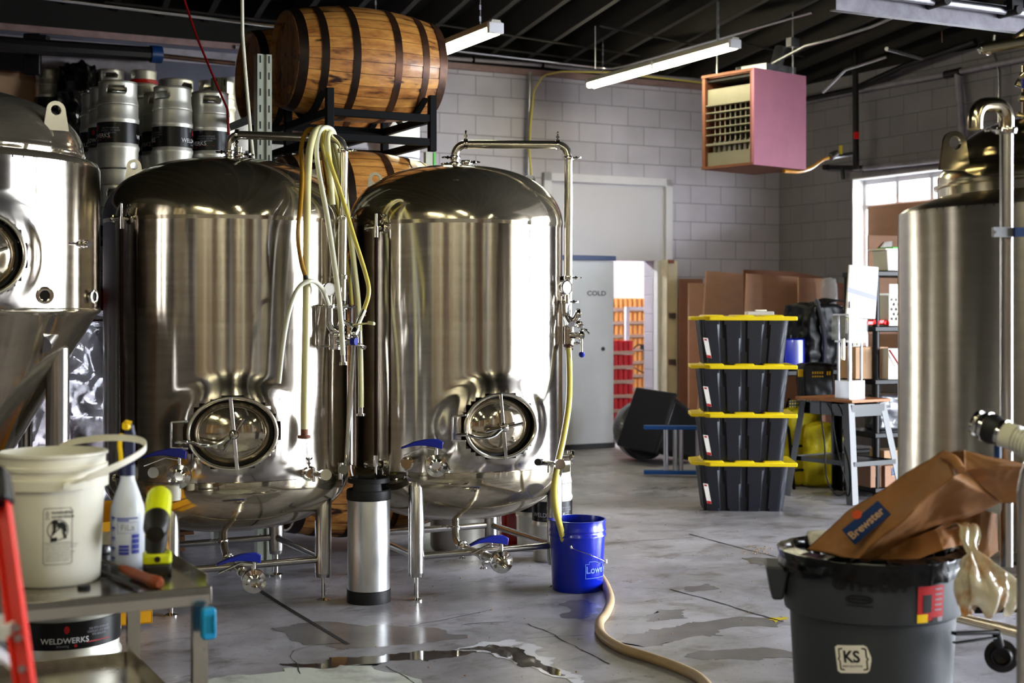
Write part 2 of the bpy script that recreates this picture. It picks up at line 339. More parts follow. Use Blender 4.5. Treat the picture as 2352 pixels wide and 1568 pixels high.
def bend(pts, r, n=6):                                       # polyline with rounded corners
    pts = [Vector(p) for p in pts]; out = [pts[0]]
    for i in range(1, len(pts)-1):
        a = (pts[i-1]-pts[i]).normalized(); b = (pts[i+1]-pts[i]).normalized()
        for k in range(n+1):
            t = k/n; out.append((pts[i]+a*r)*(1-t)**2+pts[i]*2*t*(1-t)+(pts[i]+b*r)*t*t)
    out.append(pts[-1]); return out
X3, Y3, Z3 = Vector((1, 0, 0)), Vector((0, 1, 0)), Vector((0, 0, 1))
def basis(o, x, y, z): return Matrix(((x.x, y.x, z.x, o.x), (x.y, y.y, z.y, o.y), (x.z, y.z, z.z, o.z), (0, 0, 0, 1)))
def aim(o, d, up=Z3):                                        # local z along d, local y near up
    z = Vector(d).normalized(); x = Vector(up).cross(z)
    x = x.normalized() if x.length > 1e-4 else X3.copy(); return basis(Vector(o), x, z.cross(x), z)
def rrect(w, h, r, n=4):
    o = []
    for (sx, sy, a) in ((1, 1, 0), (-1, 1, 90), (-1, -1, 180), (1, -1, 270)):
        for k in range(n+1):
            t = rad(a+90*k/n); o.append((sx*(w/2-r)+r*math.cos(t), sy*(h/2-r)+r*math.sin(t)))
    return o
# ------------------------------------------------------------------ the room
RZ = dict(loc=C0, rz=TH)
ZT = 3.97
def wall_boxes(g, x0, x1, z0, z1, holes, y0, y1):
    xs = sorted({x0, x1, *[h[0] for h in holes], *[h[1] for h in holes]})
    for a, b in zip(xs[:-1], xs[1:]):
        hs = sorted([(h[2], h[3]) for h in holes if h[0] <= a+1e-6 and h[1] >= b-1e-6]); z = z0
        for (p, q) in hs:
            if p > z: g.box(((a+b)/2, (y0+y1)/2, (z+p)/2), (b-a, y1-y0, p-z))
            z = q
        if z < z1: g.box(((a+b)/2, (y0+y1)/2, (z+z1)/2), (b-a, y1-y0, z1-z))
    return g
struct('floor', G().box((-8, -10.3, -.1), (18, 22, .2)).box((-2.6, 2.9, -.1), (4.4, 4.6, .2)), 'concrete', **RZ)
struct('ground', G().box((12, -8, -.16), (22, 34, .2)).box((-9, 8, -.16), (8, 14, .2)), 'asphalt', **RZ)
OP = (-2.9, -1.70)                                            # cold room opening
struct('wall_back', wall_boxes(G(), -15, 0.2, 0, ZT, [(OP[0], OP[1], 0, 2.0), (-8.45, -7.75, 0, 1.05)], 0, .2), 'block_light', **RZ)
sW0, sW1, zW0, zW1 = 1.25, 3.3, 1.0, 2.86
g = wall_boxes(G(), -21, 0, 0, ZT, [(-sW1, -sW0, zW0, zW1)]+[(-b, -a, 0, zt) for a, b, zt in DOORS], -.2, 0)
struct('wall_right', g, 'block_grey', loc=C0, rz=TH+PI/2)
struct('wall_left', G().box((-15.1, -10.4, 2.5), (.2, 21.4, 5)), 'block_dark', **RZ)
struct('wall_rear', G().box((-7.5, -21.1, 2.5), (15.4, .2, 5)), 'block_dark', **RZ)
# invented strips on the unseen walls, added so the tanks mirror narrow stripes
rng = random.Random(11); k_ = 0
for side, lo, hi in (('rear', -14.8, -.4), ('left', -20.6, -12.5)):
    x = lo
    while x < hi and k_ < (16 if side == 'rear' else 30):
        w = rng.choice([.06, .10, .2, .3, .45]); m = rng.choice(['tan_ply', 'white_paint', 'tan_ply', 'stave_gold', 'tan_ply', 'cream_door']); k_ += 1
        g = G().box((x+w/2, -20.93, 1.6), (w, .14, 3.2)) if side == 'rear' else G().box((-14.93, x+w/2, 1.5), (.14, w, 3.0))
        struct('trim_%d' % k_, g, m, **RZ); x += w+rng.choice([.2, .4, .7, 1.0])
    k_ = 16 if side == 'rear' else k_
# roof: joists run at a slight angle to the walls and rise toward the viewer
JD = Vector((.348, -1, .06)); JB = 4.05
def joist_z(p): return JB+(15.0-p.y)*.06
gd = G()
cs = []
for (u, v) in ((-20, 1.5), (6, 1.5), (6, -24), (-20, -24)):
    p = RM(u, v); cs.append((p.x, p.y, joist_z(p)+.27))
gd.add(cs+[(a, b, c+.05) for a, b, c in cs], [(0, 1, 2, 3), (7, 6, 5, 4), (0, 4, 5, 1), (1, 5, 6, 2), (2, 6, 7, 3), (3, 7, 4, 0)])
struct('ceiling', gd, 'deck')
jg = None
for i in range(41):
    u = -14.6+i*.42; a = RM(u, .12); a.z = joist_z(a)+.13; L = 24.0
    if i == 0:
        g = G().bar((0, 0, 0), JD*L, .038, .26); g.bar(Vector((0, 0, -.125)), JD*L+Vector((0, 0, -.125)), .055, .012); jg = struct('ceiling_joist', g, 'joist')
        jg.location = a
    else:
        c = jg.copy(); c.location = a; COL.objects.link(c)
# closing boards between wall top and roof deck
for nm, a, b in (('wall_back_blocking', RM(-15, .1), RM(.2, .1)), ('wall_right_blocking', RM(.1, .1), RM(.1, -21)), ('wall_left_blocking', RM(-15.1, .1), RM(-15.1, -21)), ('wall_rear_blocking', RM(-15, -21.1), RM(.2, -21.1))):
    za, zb = joist_z(a)+.28, joist_z(b)+.28; d = (b-a).normalized(); n = Vector((-d.y, d.x, 0))*.05; z0 = ZT if 'back' in nm or 'right' in nm else 4.6
    vs = [(*(q+k)[:2], z) for q, zz in ((a, za), (b, zb)) for k in (-n, n) for z in (z0, zz)]
    struct(nm, G().add(vs, [(0, 1, 3, 2), (4, 6, 7, 5), (0, 4, 5, 1), (2, 3, 7, 6), (0, 2, 6, 4), (1, 5, 7, 3)]), 'deck')
# ledgers and pipes along the top of the back wall
struct('trim_31', G().box((-7.6, -.03, 3.93), (14.8, .06, .06)), 'pinkish_pipe', **RZ)
struct('trim_35', G().box((-10.5, -.02, 2.95), (8.8, .035, 1.9)), 'panel_blue', **RZ)
struct('trim_32', G().box((-10.6, -.04, 3.80), (8.6, .06, .12)), 'grime_pipe', **RZ)
def pipe(name, pts, r, m, label, cat='pipe', group=None, n=10, bendr=0, extra=None):
    pts = [Vector(p) for p in pts]
    if bendr: pts = bend(pts, bendr)
    o = pts[0].copy(); t = thing(name, label, cat, o, group=group)
    obj('pipe' if cat == 'pipe' else 'line', G().tube([p-o for p in pts], r, n), m, t)
    for (nm, mm, gg) in (extra or []): obj(nm, gg(o), mm, t)
    return t
def onback(px, py, v=-.08): u, z = PB(px, py, v); return RM(u, v, z)
def onright(px, py, u=-.08): s, z = PR(px, py, u); return RM(u, -s, z)
pipe('water_pipe', [onback(540, 108), onback(1012, 132), onback(1250, 150), onback(1420, 170), onback(1610, 184)], .02, 'grime_pipe', 'long grey painted pipe along the top of the back wall under the joists',
     extra=[('clamp', 'black_steel', lambda o: G().box(onback(1088, 137)-o, (.03, .05, .08)).box(onback(1247, 150)-o, (.03, .05, .08)))])
pipe('conduit', [P(1008, 112, 14.2), P(1400, 158, 14.75), P(1440, 150, 14.3), P(1866, 28, 11.9)], .013, 'conduit', 'thin bright steel conduit bending off the back wall and running over the long tube light', 'conduit', bendr=.12)
pipe('conduit', [P(-20, -20, 9.6), P(240, 12, 9.8), P(640, 60, 10.2)], .016, 'conduit', 'shiny conduit under the joists left of the upper barrel', 'conduit')
pipe('drop_conduit', [onback(1217, 165, -.05), onback(1213, 330, -.05), onback(1213, 440, -.05)], .022, 'galvanized', 'grey vertical conduit on the block wall above the right tank', 'conduit')
pipe('yellow_cable', [onback(1660, 195, -.07), onback(1400, 166, -.12), onback(1290, 164, -.12), onback(1250, 172, -.12), onback(1227, 205, -.1), onback(1218, 290, -.1), onback(1216, 345, -.08), onback(1224, 440, -.06)], .010, 'hose_yellow', 'thin yellow cable curving down the block wall beside the vertical conduit', 'cable', bendr=.05)
pipe('fire_main', [P(-30, 98, 11.6), P(90, 108, 11.75), P(368, 126, 12.3)], .065, 'dark_pipe', 'fat dark pipe hanging under the joists at the top left', 'pipe',
     extra=[('end_cap', 'blue_dark', lambda o: G().cyl(P(345, 124, 12.25)-o, P(370, 126, 12.3)-o, .075))])
pipe('copper_pipe', [onback(370, 128), onback(540, 146)], .022, 'hoop_rust', 'thin brown pipe running right from the end of the fat dark pipe')
t = thing('pipe_bracket', 'dirty metal bracket plate holding the fat dark pipe on the left wall area', 'bracket', P(75, 125, 12.0))
obj('plate', G().box((0, 0, 0), (.14, .06, .35)).box((.05, -.05, .12), (.2, .1, .06)), 'dark_pipe', t, bevel=.01)
obj('backing_board', G().box((.45, .3, -.05), (1.0, .03, .28), rz=.4), 'grime_pipe', t)
# bridging rods under the joists
def und(px, py): 
    Y = 12.0
    for _ in range(12): Y = (joist_z(Vector((0, Y, 0)))-.02-EYE)*F/(HY-py)
    return P(px, py, Y)
for i, (a, b) in enumerate((((1000, 55), (1470, 128)), ((1034, 98), (1425, 148)), ((1377, 59), (1600, 103)), ((240, 4), (640, 50)), ((1690, 95), (1845, 130)))):
    lab = ['upper thin bridging rod crossing the joists between the two tube lights', 'lower thin bridging rod crossing the joists between the two tube lights', 'short thin rod crossing the joists above the long tube light', 'thin rod under the joists just above the shiny conduit at left', 'thin rod running from the long tube light toward the unit heater'][i]
    pipe('bridging_rod', [und(*a), und(*b)], .010, 'joist', lab, 'rod', n=6)
pipe('hanger_rod', [P(1367, 60, 13.0), P(1367, 158, 13.0)], .006, 'galvanized', 'thin vertical rod hanging above the far end of the long tube light', 'rod', n=6)
# right wall pipes
pipe('sprinkler_pipe', [onright(1800, 243), onright(2010, 200), onright(2203, 165), onright(2420, 120)], .028, 'grime_pipe', 'grey painted pipe sloping along the right block wall', extra=[('coupling', 'dark_pipe', lambda o: G().cyl(onright(2172, 172)-o, onright(2207, 164)-o, .04))])
pipe('drain_pipe', [onright(2200, 168), onright(2206, 240), onright(2211, 330), onright(2213, 420)], .036, 'grime_pipe', 'grey pipe dropping down the right block wall from the sloping pipe')
pipe('electrical_conduit', [onright(2285, 80), onright(2280, 110), onright(2291, 150), onright(2296, 165), onright(2294, 420)], .016, 'conduit', 'thin steel conduit on the right wall behind the hooked vent pipe', 'conduit')
pipe('low_wall_pipe', [onright(1985, 386), onright(2100, 374), onright(2350, 345)], .028, 'grime_pipe', 'grey horizontal pipe just above the boarded window', extra=[('joint', 'dark_pipe', lambda o: G().cyl(onright(1900, 384)-o, onright(2000, 385)-o, .022).cyl(onright(1934, 384)-o, onright(1937, 412)-o, .022).cyl(onright(1893, 384)-o, onright(1903, 384)-o, .03))])
pipe('gas_riser', [onright(1963, 60, -.25), onright(1965, 200, -.25), onright(1966, 390, -.25)], .032, 'dark_pipe', 'black vertical gas riser in front of the right block wall', extra=[('tag', 'red_plastic', lambda o: G().box(onright(1967, 311, -.30)-o, (.05, .03, .07)))])
pipe('flex_conduit', [P(1690, 158, 13.0), P(1770, 148, 13.0), P(1850, 105, 12.6), P(1910, 90, 12.3), P(2000, 62, 12.0), P(2050, 40, 11.8)], .014, 'galvanized', 'wavy thin conduit hanging under the joists behind the unit heater', 'conduit')
pipe('roof_duct', [onright(1800, 238, -.12), onright(1960, 205, -.15), onright(2080, 150, -.2), onright(2240, 95, -.2)], .03, 'dark_pipe', 'dark line sagging in the corner between roof and right wall', 'pipe')
pipe('brace_strut', [P(2036, 112, 12.8), P(2118, 134, 13.4)], .02, 'galvanized', 'short galvanised strut at the top of the right wall', 'strut', n=6)
pipe('wall_strap', [P(1890, 212, 13.9), P(1942, 160, 13.6), P(2036, 130, 13.3)], .015, 'galvanized', 'pale bent strap in the corner right of the unit heater', 'strap', n=6)
# window in the right wall
t = struct('window_1', G().box((0, 0, 0), (.001, .001, .001)), 'white_paint', loc=C0, rz=TH)
g = G(); w = sW1-sW0
for z in (zW0+.03, zW1-.04, zW1-.30): g.box((.17, -(sW0+sW1)/2, z), (.05, w, .05))
for k in range(5): g.box((.17, -sW0-.03-(w-.06)*k/4, (zW0+zW1)/2), (.05, .05, zW1-zW0))
obj('window_frame', g, 'white_paint', t, bevel=.004)
obj('pane', G().box((.175, -(sW0+sW1)/2, (zW0+zW1)/2), (.006, w, zW1-zW0)), 'window_glass', t)
obj('reveal', G().box((.10, -sW0-.006, (zW0+zW1)/2), (.2, .012, zW1-zW0)).box((.10, -(sW0+sW1)/2, zW1-.006), (.2, w, .012)).box((.10, -(sW0+sW1)/2, zW0+.006), (.2, w, .012)), 'white_glare', t)
g = G().box((.10, -(sW0+.11+1.85/2), (zW0+zW1-.30)/2), (.012, 1.80, zW1-.30-zW0))
tag(obj('cardboard_sheet', g, 'cardboard', **RZ), 'brown cardboard sheet blocking the lower part of the right wall window', 'cardboard')
# cold room: trim, panel above the door, sliding door, inside
u0, u1 = ub(1245), ub(1540)
g = G()
for (a, b, z0, z1) in ((u0, u0+.09, 2.0, 2.90), (u1-.09, u1, 0, 2.90), (u0, u1, 2.81, 2.90)): g.box(((a+b)/2, -.025, (z0+z1)/2), (b-a, .05, z1-z0))
struct('trim_33', g, 'frame_paint', bevel=.006, **RZ)
struct('trim_34', G().box(((u0+u1)/2, -.008, 2.405), (u1-u0-.18, .014, .81)), 'panel_grey', **RZ)
d = struct('door_1', G().box((-2.66, -.10, 1.0), (.73, .08, 1.96)), 'cold_door', bevel=.008, **RZ)
uC = ub(1370, -.14); zC = PB(1370, 674, -.14)[1]
obj('sign_lettering', G().text('COLD', .068, lambda x, y: (uC+x*1.25, -.142, zC+y), bold=.0022), 'ink_slate', d)
obj('top_track', G().box((-2.66, -.115, 2.01), (.76, .10, .05)), 'blue_dark', d, bevel=.005)
obj('bottom_sweep', G().box((-2.66, -.11, .03), (.74, .09, .05)), 'black_rubber', d)
obj('latch_hole', G().cyl((ub(1385, -.14), -.139, PB(1385, 801, -.14)[1]), (ub(1385, -.14), -.146, PB(1385, 801, -.14)[1]), .022), 'black_plastic', d)
e = struct('door_2', G().box((-1.585, -.10, 1.0), (.13, .20, 2.0)).box((-1.66, -.10, 1.0), (.02, .22, 2.0)), 'cream_door', bevel=.008, **RZ)
obj('edge_strip', G().box((-1.685, -.02, 1.0), (.03, .10, 2.0)), 'white_paint', e)
obj('hinge', G().box((-1.60, -.205, .9), (.08, .02, .06)).box((-1.60, -.205, 1.4), (.08, .02, .06)), 'galvanized', e)
obj('top_block', G().box((-1.62, -.215, 1.985), (.07, .02, .04)), 'wood_edge', e)
g = G().box((-4.75, 2.5, 1.4), (.1, 4.6, 2.8)).box((-.45, 2.5, 1.4), (.1, 4.6, 2.8)).box((-2.6, 4.85, 1.4), (4.4, .1, 2.8)).box((-2.6, 2.5, 2.85), (4.4, 4.8, .1))
struct('wall_cold_room', g, 'white_paint', **RZ)
t = thing('ceiling_light', 'bright ceiling light inside the cold room behind the opening', 'light', RM(-2.3, 1.6, 2.72), TH)
obj('housing', G().box((0, 0, .05), (1.3, .4, .06)), 'white_paint', t); obj('tube', G().cyl((-.6, 0, 0), (.6, 0, 0), .03, n=10).cyl((-.6, .12, 0), (.6, .12, 0), .03, n=10), 'cold_light', t)
t = thing('evaporator_unit', 'grey evaporator box on the far wall inside the cold room', 'cooling unit', RM(-1.35, 4.5, 2.35), TH)
obj('casing', G().box((0, 0, 0), (.55, .45, .36)), 'cold_door', t, bevel=.01); obj('grille', G().box((-.0, -.235, 0), (.3, .02, .24)), 'galvanized', t)
t = thing('wall_duct', 'white boxed duct running along the wall inside the cold room', 'duct', RM(-2.3, 4.6, 1.95), TH)
obj('cover', G().box((0, 0, 0), (2.6, .3, .16)).box((.3, 0, -.6), (.3, .2, .5)), 'frame_paint', t, bevel=.01)

# ------------------------------------------------------------------ lights that hang in the room
def tube_light(p, L, label, chain=(.8,)):
    t = thing('tube_light', label, 'light', p, TH, group='hanging tube lights')
    obj('housing', G().sweep([(-.03, .05), (.03, .05), (.055, 0), (-.055, 0)], (0, 0, 0), (0, -L, 0)), 'lamp_body', t)
    g = G()
    for x in (-.028, .028):
        for k in range(2): g.tube([(x, -L*k/2-.03, -.028), (x, -L*(k+1)/2+.03, -.028)], .019, 10)
    obj('fluorescent_tube', g, 'tube_light', t)
    g = G()
    for y in (-.015, -L/2, -L+.015): g.box((0, y, -.004), (.115, .035, .075))
    obj('end_cap', g, 'white_paint', t, bevel=.006)
    for y in (-.25, -L+.25):
        h = chain[0]; g = G()
        for k in range(int(h/.04)): g.box((0, y, .06+.04*k), (.014 if k % 2 else .004, .004 if k % 2 else .014, .036))
        obj('chain', g, 'galvanized', t)
    return t
a = P(1355, 190, 14.2); tube_light(Vector((a.x, a.y, 3.72)), 2.44, 'long lit tube light hanging in front of the unit heater, near the back wall', (.36,))
a = P(1140, 62, 9.6); q = a+V*2.44; tube_light(Vector((q.x, q.y, a.z)), 2.44, 'lit tube light half hidden behind the upper barrel', (.9,))
for i, (u, v) in enumerate([(-11.6, -9.6), (-8.7, -10.4), (-11.6, -13.4), (-8.4, -14.6), (-5.4, -13.2), (-12.6, -17.4), (-6.0, -17.6)]):
    tube_light(RM(u, v, 3.75 if i else 3.65), 2.44, 'tube light mirrored in the domes, hanging '+['over the viewer\'s left shoulder', 'just right of the viewer', 'left behind the viewer', 'right behind the viewer', 'behind the wide right tank', 'in the far left corner behind the viewer', 'in the far right corner behind the viewer'][i], (.5,))
# ------------------------------------------------------------------ overhead door, open, with its track
t = thing('overhead_door', 'open overhead garage door with ribbed panels on a steel track at the top right', 'garage door', RM(0, -6.2, 3.36), TH)
g = G(); g.sweep([(-.03, -.05), (.03, -.05), (.03, -.042), (-.022, -.042), (-.022, .05), (-.03, .05)], (0, 0, 0), (-4.4, 0, 0)); g.bar((0, .03, .09), (-4.4, .03, .09), .05, .07)
obj('track', g, 'track_steel', t)
obj('shaft', G().tube([(0, -.10, .06), (-4.2, -.10, .06)], .028, 12), 'galvanized', t)
for k in range(6):
    x = -.55-.62*k; r = obj('roller', G().cyl((x, -.02, .05), (x, -.20, .05), .03).box((x, -.16, .12), (.10, .05, .14)).cyl((x-.05, -.12, .10), (x+.06, -.12, .14), .014), 'dark_pipe', t, bevel=.003)
for k in range(6):
    g = G(); x0 = -.35-.62*k
    g.box((x0-.30, -2.1, .17), (.60, 3.7, .03))
    for j in range(6): g.box((x0-.05-.1*j, -2.1, .15), (.035, 3.7, .02))
    g.bar((x0-.58, -.2, .11), (x0-.58, -3.9, .11), .03, .06)
    obj('panel', g, 'panel_grey', t)
obj('safety_label', G().box((-2.7, .10, .0), (.18, .01, .05)), 'pinkish_pipe', t)
pipe('hanging_wire', [P(2163, 70, 10.5), P(2164, 97, 10.5)], .004, 'hoop_rust', 'short thin wire hanging below the overhead door track', 'wire', n=6)
pipe('hanging_rope', [P(415, -25, 8.6), P(450, 80, 8.55), P(500, 200, 8.4), P(522, 250, 8.3), P(525, 310, 8.3)], .007, 'red_paint', 'thin red cord hanging slantwise past the kegs at upper left', 'cord', n=8)
pipe('white_air_line', [P(556, -20, 8.0), P(557, 80, 8.0), P(563, 160, 7.95), P(569, 230, 7.95), P(575, 300, 7.95), P(583, 380, 7.95)], .010, 'hose_white', 'thin white air line dropping from the roof beside the slotted upright', 'hose', n=8)
# unit heater
A_, B_ = Vector((.76, .65, 0)).normalized(), Vector((-.65, .76, 0)).normalized()
n0 = P(1729, 155, 12.5); hz = 223/F*12.5; Xh = basis(Vector((n0.x, n0.y, n0.z-hz)), A_, B_, Z3)
t = thing('unit_heater', 'hanging unit heater with pink foam side and open louvred front', 'heater', Xh.to_translation(), math.atan2(A_.y, A_.x), )
wA, wB = .73, .60
obj('pink_side', G().box((wA/2, -.0, hz/2), (wA, .03, hz)), 'pink_foam', t, label='pink foam board side')
obj('casing', G().box((wA/2+.02, wB, hz/2), (wA, .02, hz)).box((wA/2+.02, wB/2, .01), (wA, wB, .02)).box((wA/2+.05, wB/2, hz-.01), (wA-.08, wB, .02)).box((wA, wB/2, hz/2), (.02, wB, hz)), 'wood_edge', t)
obj('inner_box', G().box((.35, wB/2, hz*.45), (.04, wB-.04, hz*.85)).box((.2, wB/2, hz-.05), (.3, wB-.05, .02)), 'heater_dark', t)
obj('front_frame', G().box((.03, .02, hz/2), (.04, .04, hz)).box((.03, wB-.015, hz/2), (.03, .03, hz)).box((.015, wB/2, hz-.012), (.03, wB, .024)).box((.015, wB/2, .012), (.03, wB, .024)), 'wood_edge', t)
obj('lower_face', G().box((.05, wB/2, .085), (.02, wB-.08, .13)), 'heater_metal', t); obj('upper_face', G().box((.05, wB/2, hz-.21), (.02, wB-.08, .15)).box((.10, wB/2, hz-.135), (.12, wB-.08, .01)), 'heater_metal', t)
for k in range(6): obj('louver', G().box((.045, wB/2, .22+k*.067 + (.02 if k else 0)), (.06, wB-.08, .010 if k else .022)), 'heater_metal', t)
for k in range(9): 
    y = .06+(wB-.12)*k/8
    obj('heat_tube', G().tube([(.12, y, hz-.26), (.12, y, .26)], .006, 8).frustum((.12, y, .14), (.034, .034), (.022, .022), .12), 'heater_fin', t)
obj('flue_box', G().box((wA*.7, wB*.45, hz+.05), (.42, .35, .08)).cyl((wA*.9, wB*.5, hz+.05), (wA*1.05, wB*.5, hz+.30), .06), 'galvanized', t)
obj('hanger', G().cyl((wA*.85, .05, hz), (wA*.85, .05, hz+.75), .008, n=6).box((wA*.85, .05, hz+.30), (.12, .06, .08)), 'galvanized', t); obj('hanger', G().cyl((.1, wB-.1, hz), (.1, wB-.1, hz+.75), .008, n=6), 'galvanized', t)
gp = [P(1800, 393, 12.9), P(1835, 394, 13.1), P(1862, 386, 13.4), P(1888, 368, 14.0), P(1903, 362, 14.5)]
o_ = gp[0]; t = thing('gas_connector', 'yellow flexible gas line from the heater to a shutoff valve on the black riser', 'gas line', o_)
obj('flex_line', G().tube([p-o_ for p in crom(gp)], .018), 'gas_yellow', t)
obj('shutoff_valve', G().cyl(P(1900, 363, 14.5)-o_, P(1962, 352, 14.9)-o_, .022).cyl(P(1905, 362, 14.5)-o_, P(1922, 350, 14.6)-o_, .045, .03), 'galvanized', t)
obj('valve_handle', G().box(P(1931, 344, 14.6)-o_, (.03, .02, .09)), 'valve_yellow', t)
# ------------------------------------------------------------------ fittings shared by the tanks
def clamp(name, p, d, r, m='chrome', parent=None, wing=True, side=None):
    """tri-clamp ring round a pipe with its wing nut"""
    d = Vector(d).normalized(); X = aim(p, d)
    g = G().lathe([(r*.9, -.012), (r*1.25, -.010), (r*1.32, 0), (r*1.25, .010), (r*.9, .012)], 20, X)
    o = obj(name, g, m, parent)
    if wing:
        s = (Vector(side) if side is not None else frame_of(d)[0]).normalized(); q = Vector(p)+s*r*1.25
        t = d.cross(s).normalized()
        w = G().cyl(q, q+s*.042, .0045, n=8).cyl(q+s*.010, q+s*.018, .009, n=8).tube([q+s*.040-t*.016, q+s*.030-t*.006, q+s*.030+t*.006, q+s*.040+t*.016], .005, 6)
        obj('wing_nut', w, m, o)
    return o
def butterfly(parent, p, d, r=.055, up=Z3, hdir=None, label=None, hl=.17):
    """butterfly valve: flanged disc facing d with a blue grip handle on top"""
    d = Vector(d).normalized(); X = aim(p, d, up); I = X.to_3x3()
    b = obj('butterfly_valve', G().lathe([(r*.45, -.055), (r*.55, -.05), (r*.62, -.03), (r, -.024), (r*1.02, 0), (r*.98, .014), (r*.62, .018), (r*.60, .030), (r*.42, .034), (r*.40, .0), (0, 0)], 32, X)
            .cyl(X @ Vector((r*.75, r*.1, .02)), X @ Vector((r*.75, r*.1, .03)), .006, n=8).cyl(X @ Vector((-r*.7, -r*.3, .02)), X @ Vector((-r*.7, -r*.3, .03)), .006, n=8), 'chrome', parent)
    top = Vector(p)+(I @ Vector((0, r*1.0, -.01))); h = (Vector(hdir) if hdir is not None else I @ Vector((-1, 0, 0))).normalized(); u = Vector(up)
    obj('stem', G().cyl(top-u*.01, top+u*.045, .010, n=12), 'chrome', b)
    n = h.cross(u).normalized(); k = top+u*.045
    prof = [(-.03, -.022), (-.035, .014), (-.01, .028), (.05, .030), (.11, .018), (hl, -.006), (hl+.003, -.014), (.12, -.002), (.07, .0), (.0, -.012)]
    Xh = basis(k-n*.016, h, u, h.cross(u)) if True else None
    g = G(); N = len(prof)
    g.add([k+h*a+u*c+n*sg*.017 for sg in (-1, 1) for a, c in prof], [tuple(range(N)), tuple(reversed(range(N, 2*N)))]+[(i, N+i, N+(i+1) % N, (i+1) % N) for i in range(N)])
    obj('handle_grip', g, 'blue_grip', b, bevel=.004, label='blue plastic grip')
    obj('squeeze_lever', G().bar(k+h*.0-u*.025, k+h*.06-u*.012, .022, .004).bar(k+h*.06-u*.012, k+h*(hl-.01)-u*.048, .022, .004), 'chrome', b)
    return b
def wing_nut(g, q, s, t, k=1): g.cyl(q, q+s*.03*k, .004*k, n=8); g.tube([q+s*.035*k-t*.014*k, q+s*.022*k, q+s*.035*k+t*.014*k], .004*k, 6); return g
def manway(tank, R, phi, z, a, b, hub_rot=55, swing=-1, wheel=1.0):
    """oval door recessed in the shell; a, b are half width and height"""
    n = Vector((math.sin(phi), -math.cos(phi), 0)); t = Vector((math.cos(phi), math.sin(phi), 0)); o = n*(R+.045)+Z3*z
    X = basis(o, t, Z3, n)
    def ring(r0, pts): return [X @ Vector((a*r0*math.cos(q), b*r0*math.sin(q), pts)) for q in [2*PI*k/56 for k in range(56)]]
    obj('manway_rim', G().tube(ring(1.0, .0), .009, 10, closed=True), 'pipe_steel', tank)
    obj('manway_neck', G().grid(lambda u, v: X @ Vector((a*(.985-.0*v)*math.cos(2*PI*u), b*(.985)*math.sin(2*PI*u), .002-.10*v)), 56, 6, cu=True), 'brushed', tank)
    def cap(u, v):
        r = math.sin(v*PI/2*.98); h = math.cos(v*PI/2)
        return X @ Vector((a*.90*r*math.cos(2*PI*u), b*.90*r*math.sin(2*PI*u), -.055+.060*h))
    d = obj('manway_door', G().grid(cap, 56, 20, cu=True), 'polished', tank)
    obj('gasket', G().tube(ring(.915, -.055), .012, 8, closed=True), 'black_rubber', d)
    obj('strap', G().sweep([(-.009, -.006), (.009, -.006), (.009, .006), (-.009, .006)], X @ Vector((.02, -b*1.03, .016)), X @ Vector((-.012, b*1.03, .016)), n), 'chrome', d, bevel=.002)
    hub = X @ Vector((.004, -.004, .034)); g = G().cyl(X @ Vector((.004, -.004, -.01)), hub+n*.01, .010).lathe([(0, -.006), (.017, -.004), (.022, .004), (.017, .012), (0, .015)], 20, aim(hub, n))
    for k in (0, 1):
        q = rad(hub_rot+180*k); e = t*math.cos(q)+Z3*math.sin(q); g.cyl(hub, hub+e*.088*wheel, .0055, .0085, n=10)
    obj('hand_wheel', g, 'chrome', d)
    s = swing; A = X @ Vector((s*a*.99, -.035, .014)); Bq = X @ Vector((s*a*.35, -.045, .050)); 
    obj('hinge_arm', G().tube(crom([X @ Vector((s*a*1.30, -.035, .012)), A, X @ Vector((s*a*.70, -.05, .055)), Bq, X @ Vector((s*.02, -.018, .036))], 6), .009, 10), 'chrome', d)
    g = G(); x0, x1 = s*a*1.38, s*a*1.0
    for (p, q) in (((x1, .062), (x0, .058)), ((x0, .058), (x0, -.062)), ((x0, -.062), (x1, -.066))):
        g.sweep([(-.005, -.007), (.005, -.007), (.005, .007), (-.005, .007)], X @ Vector((p[0], p[1], .0)), X @ Vector((q[0], q[1], .0)), n)
    obj('hinge_bracket', g, 'chrome', tank, bevel=.001)
    return X
def shell_mesh(R, z0, z1, mw=None, n=160, nz=70):
    def f(u, v):
        a = 2*PI*u; z = z0+(z1-z0)*v; r = R; e = min(1, min(v, 1-v)*40)
        if mw:
            phi, mz, ma, mb = mw; da = (a-phi+PI) % (2*PI)-PI
            q = math.sqrt((da*R/ma)**2+((z-mz)/mb)**2)
            if q < .97: r = R-.06
            else:
                k = max(0, min(1, 1-(q-1.0)/.75)); r = R+.043*k*k*(3-2*k)*e
        return Vector((r*math.sin(a), -r*math.cos(a), z))
    return G().grid(f, n, nz, cu=True)
def dome_prof(R, z, h, k=14, top=True, knuckle=.16):
    """torispherical head: tight knuckle then a shallow crown"""
    pts = []; rk = R*knuckle*1.4
    for i in range(k+1):                                       # superellipse
        t = PI/2*i/k; c, s = math.cos(t), math.sin(t); pts.append((R*c**.78, h*s**1.0))
    return [(r, z+(zz if top else -zz)) for r, zz in pts]
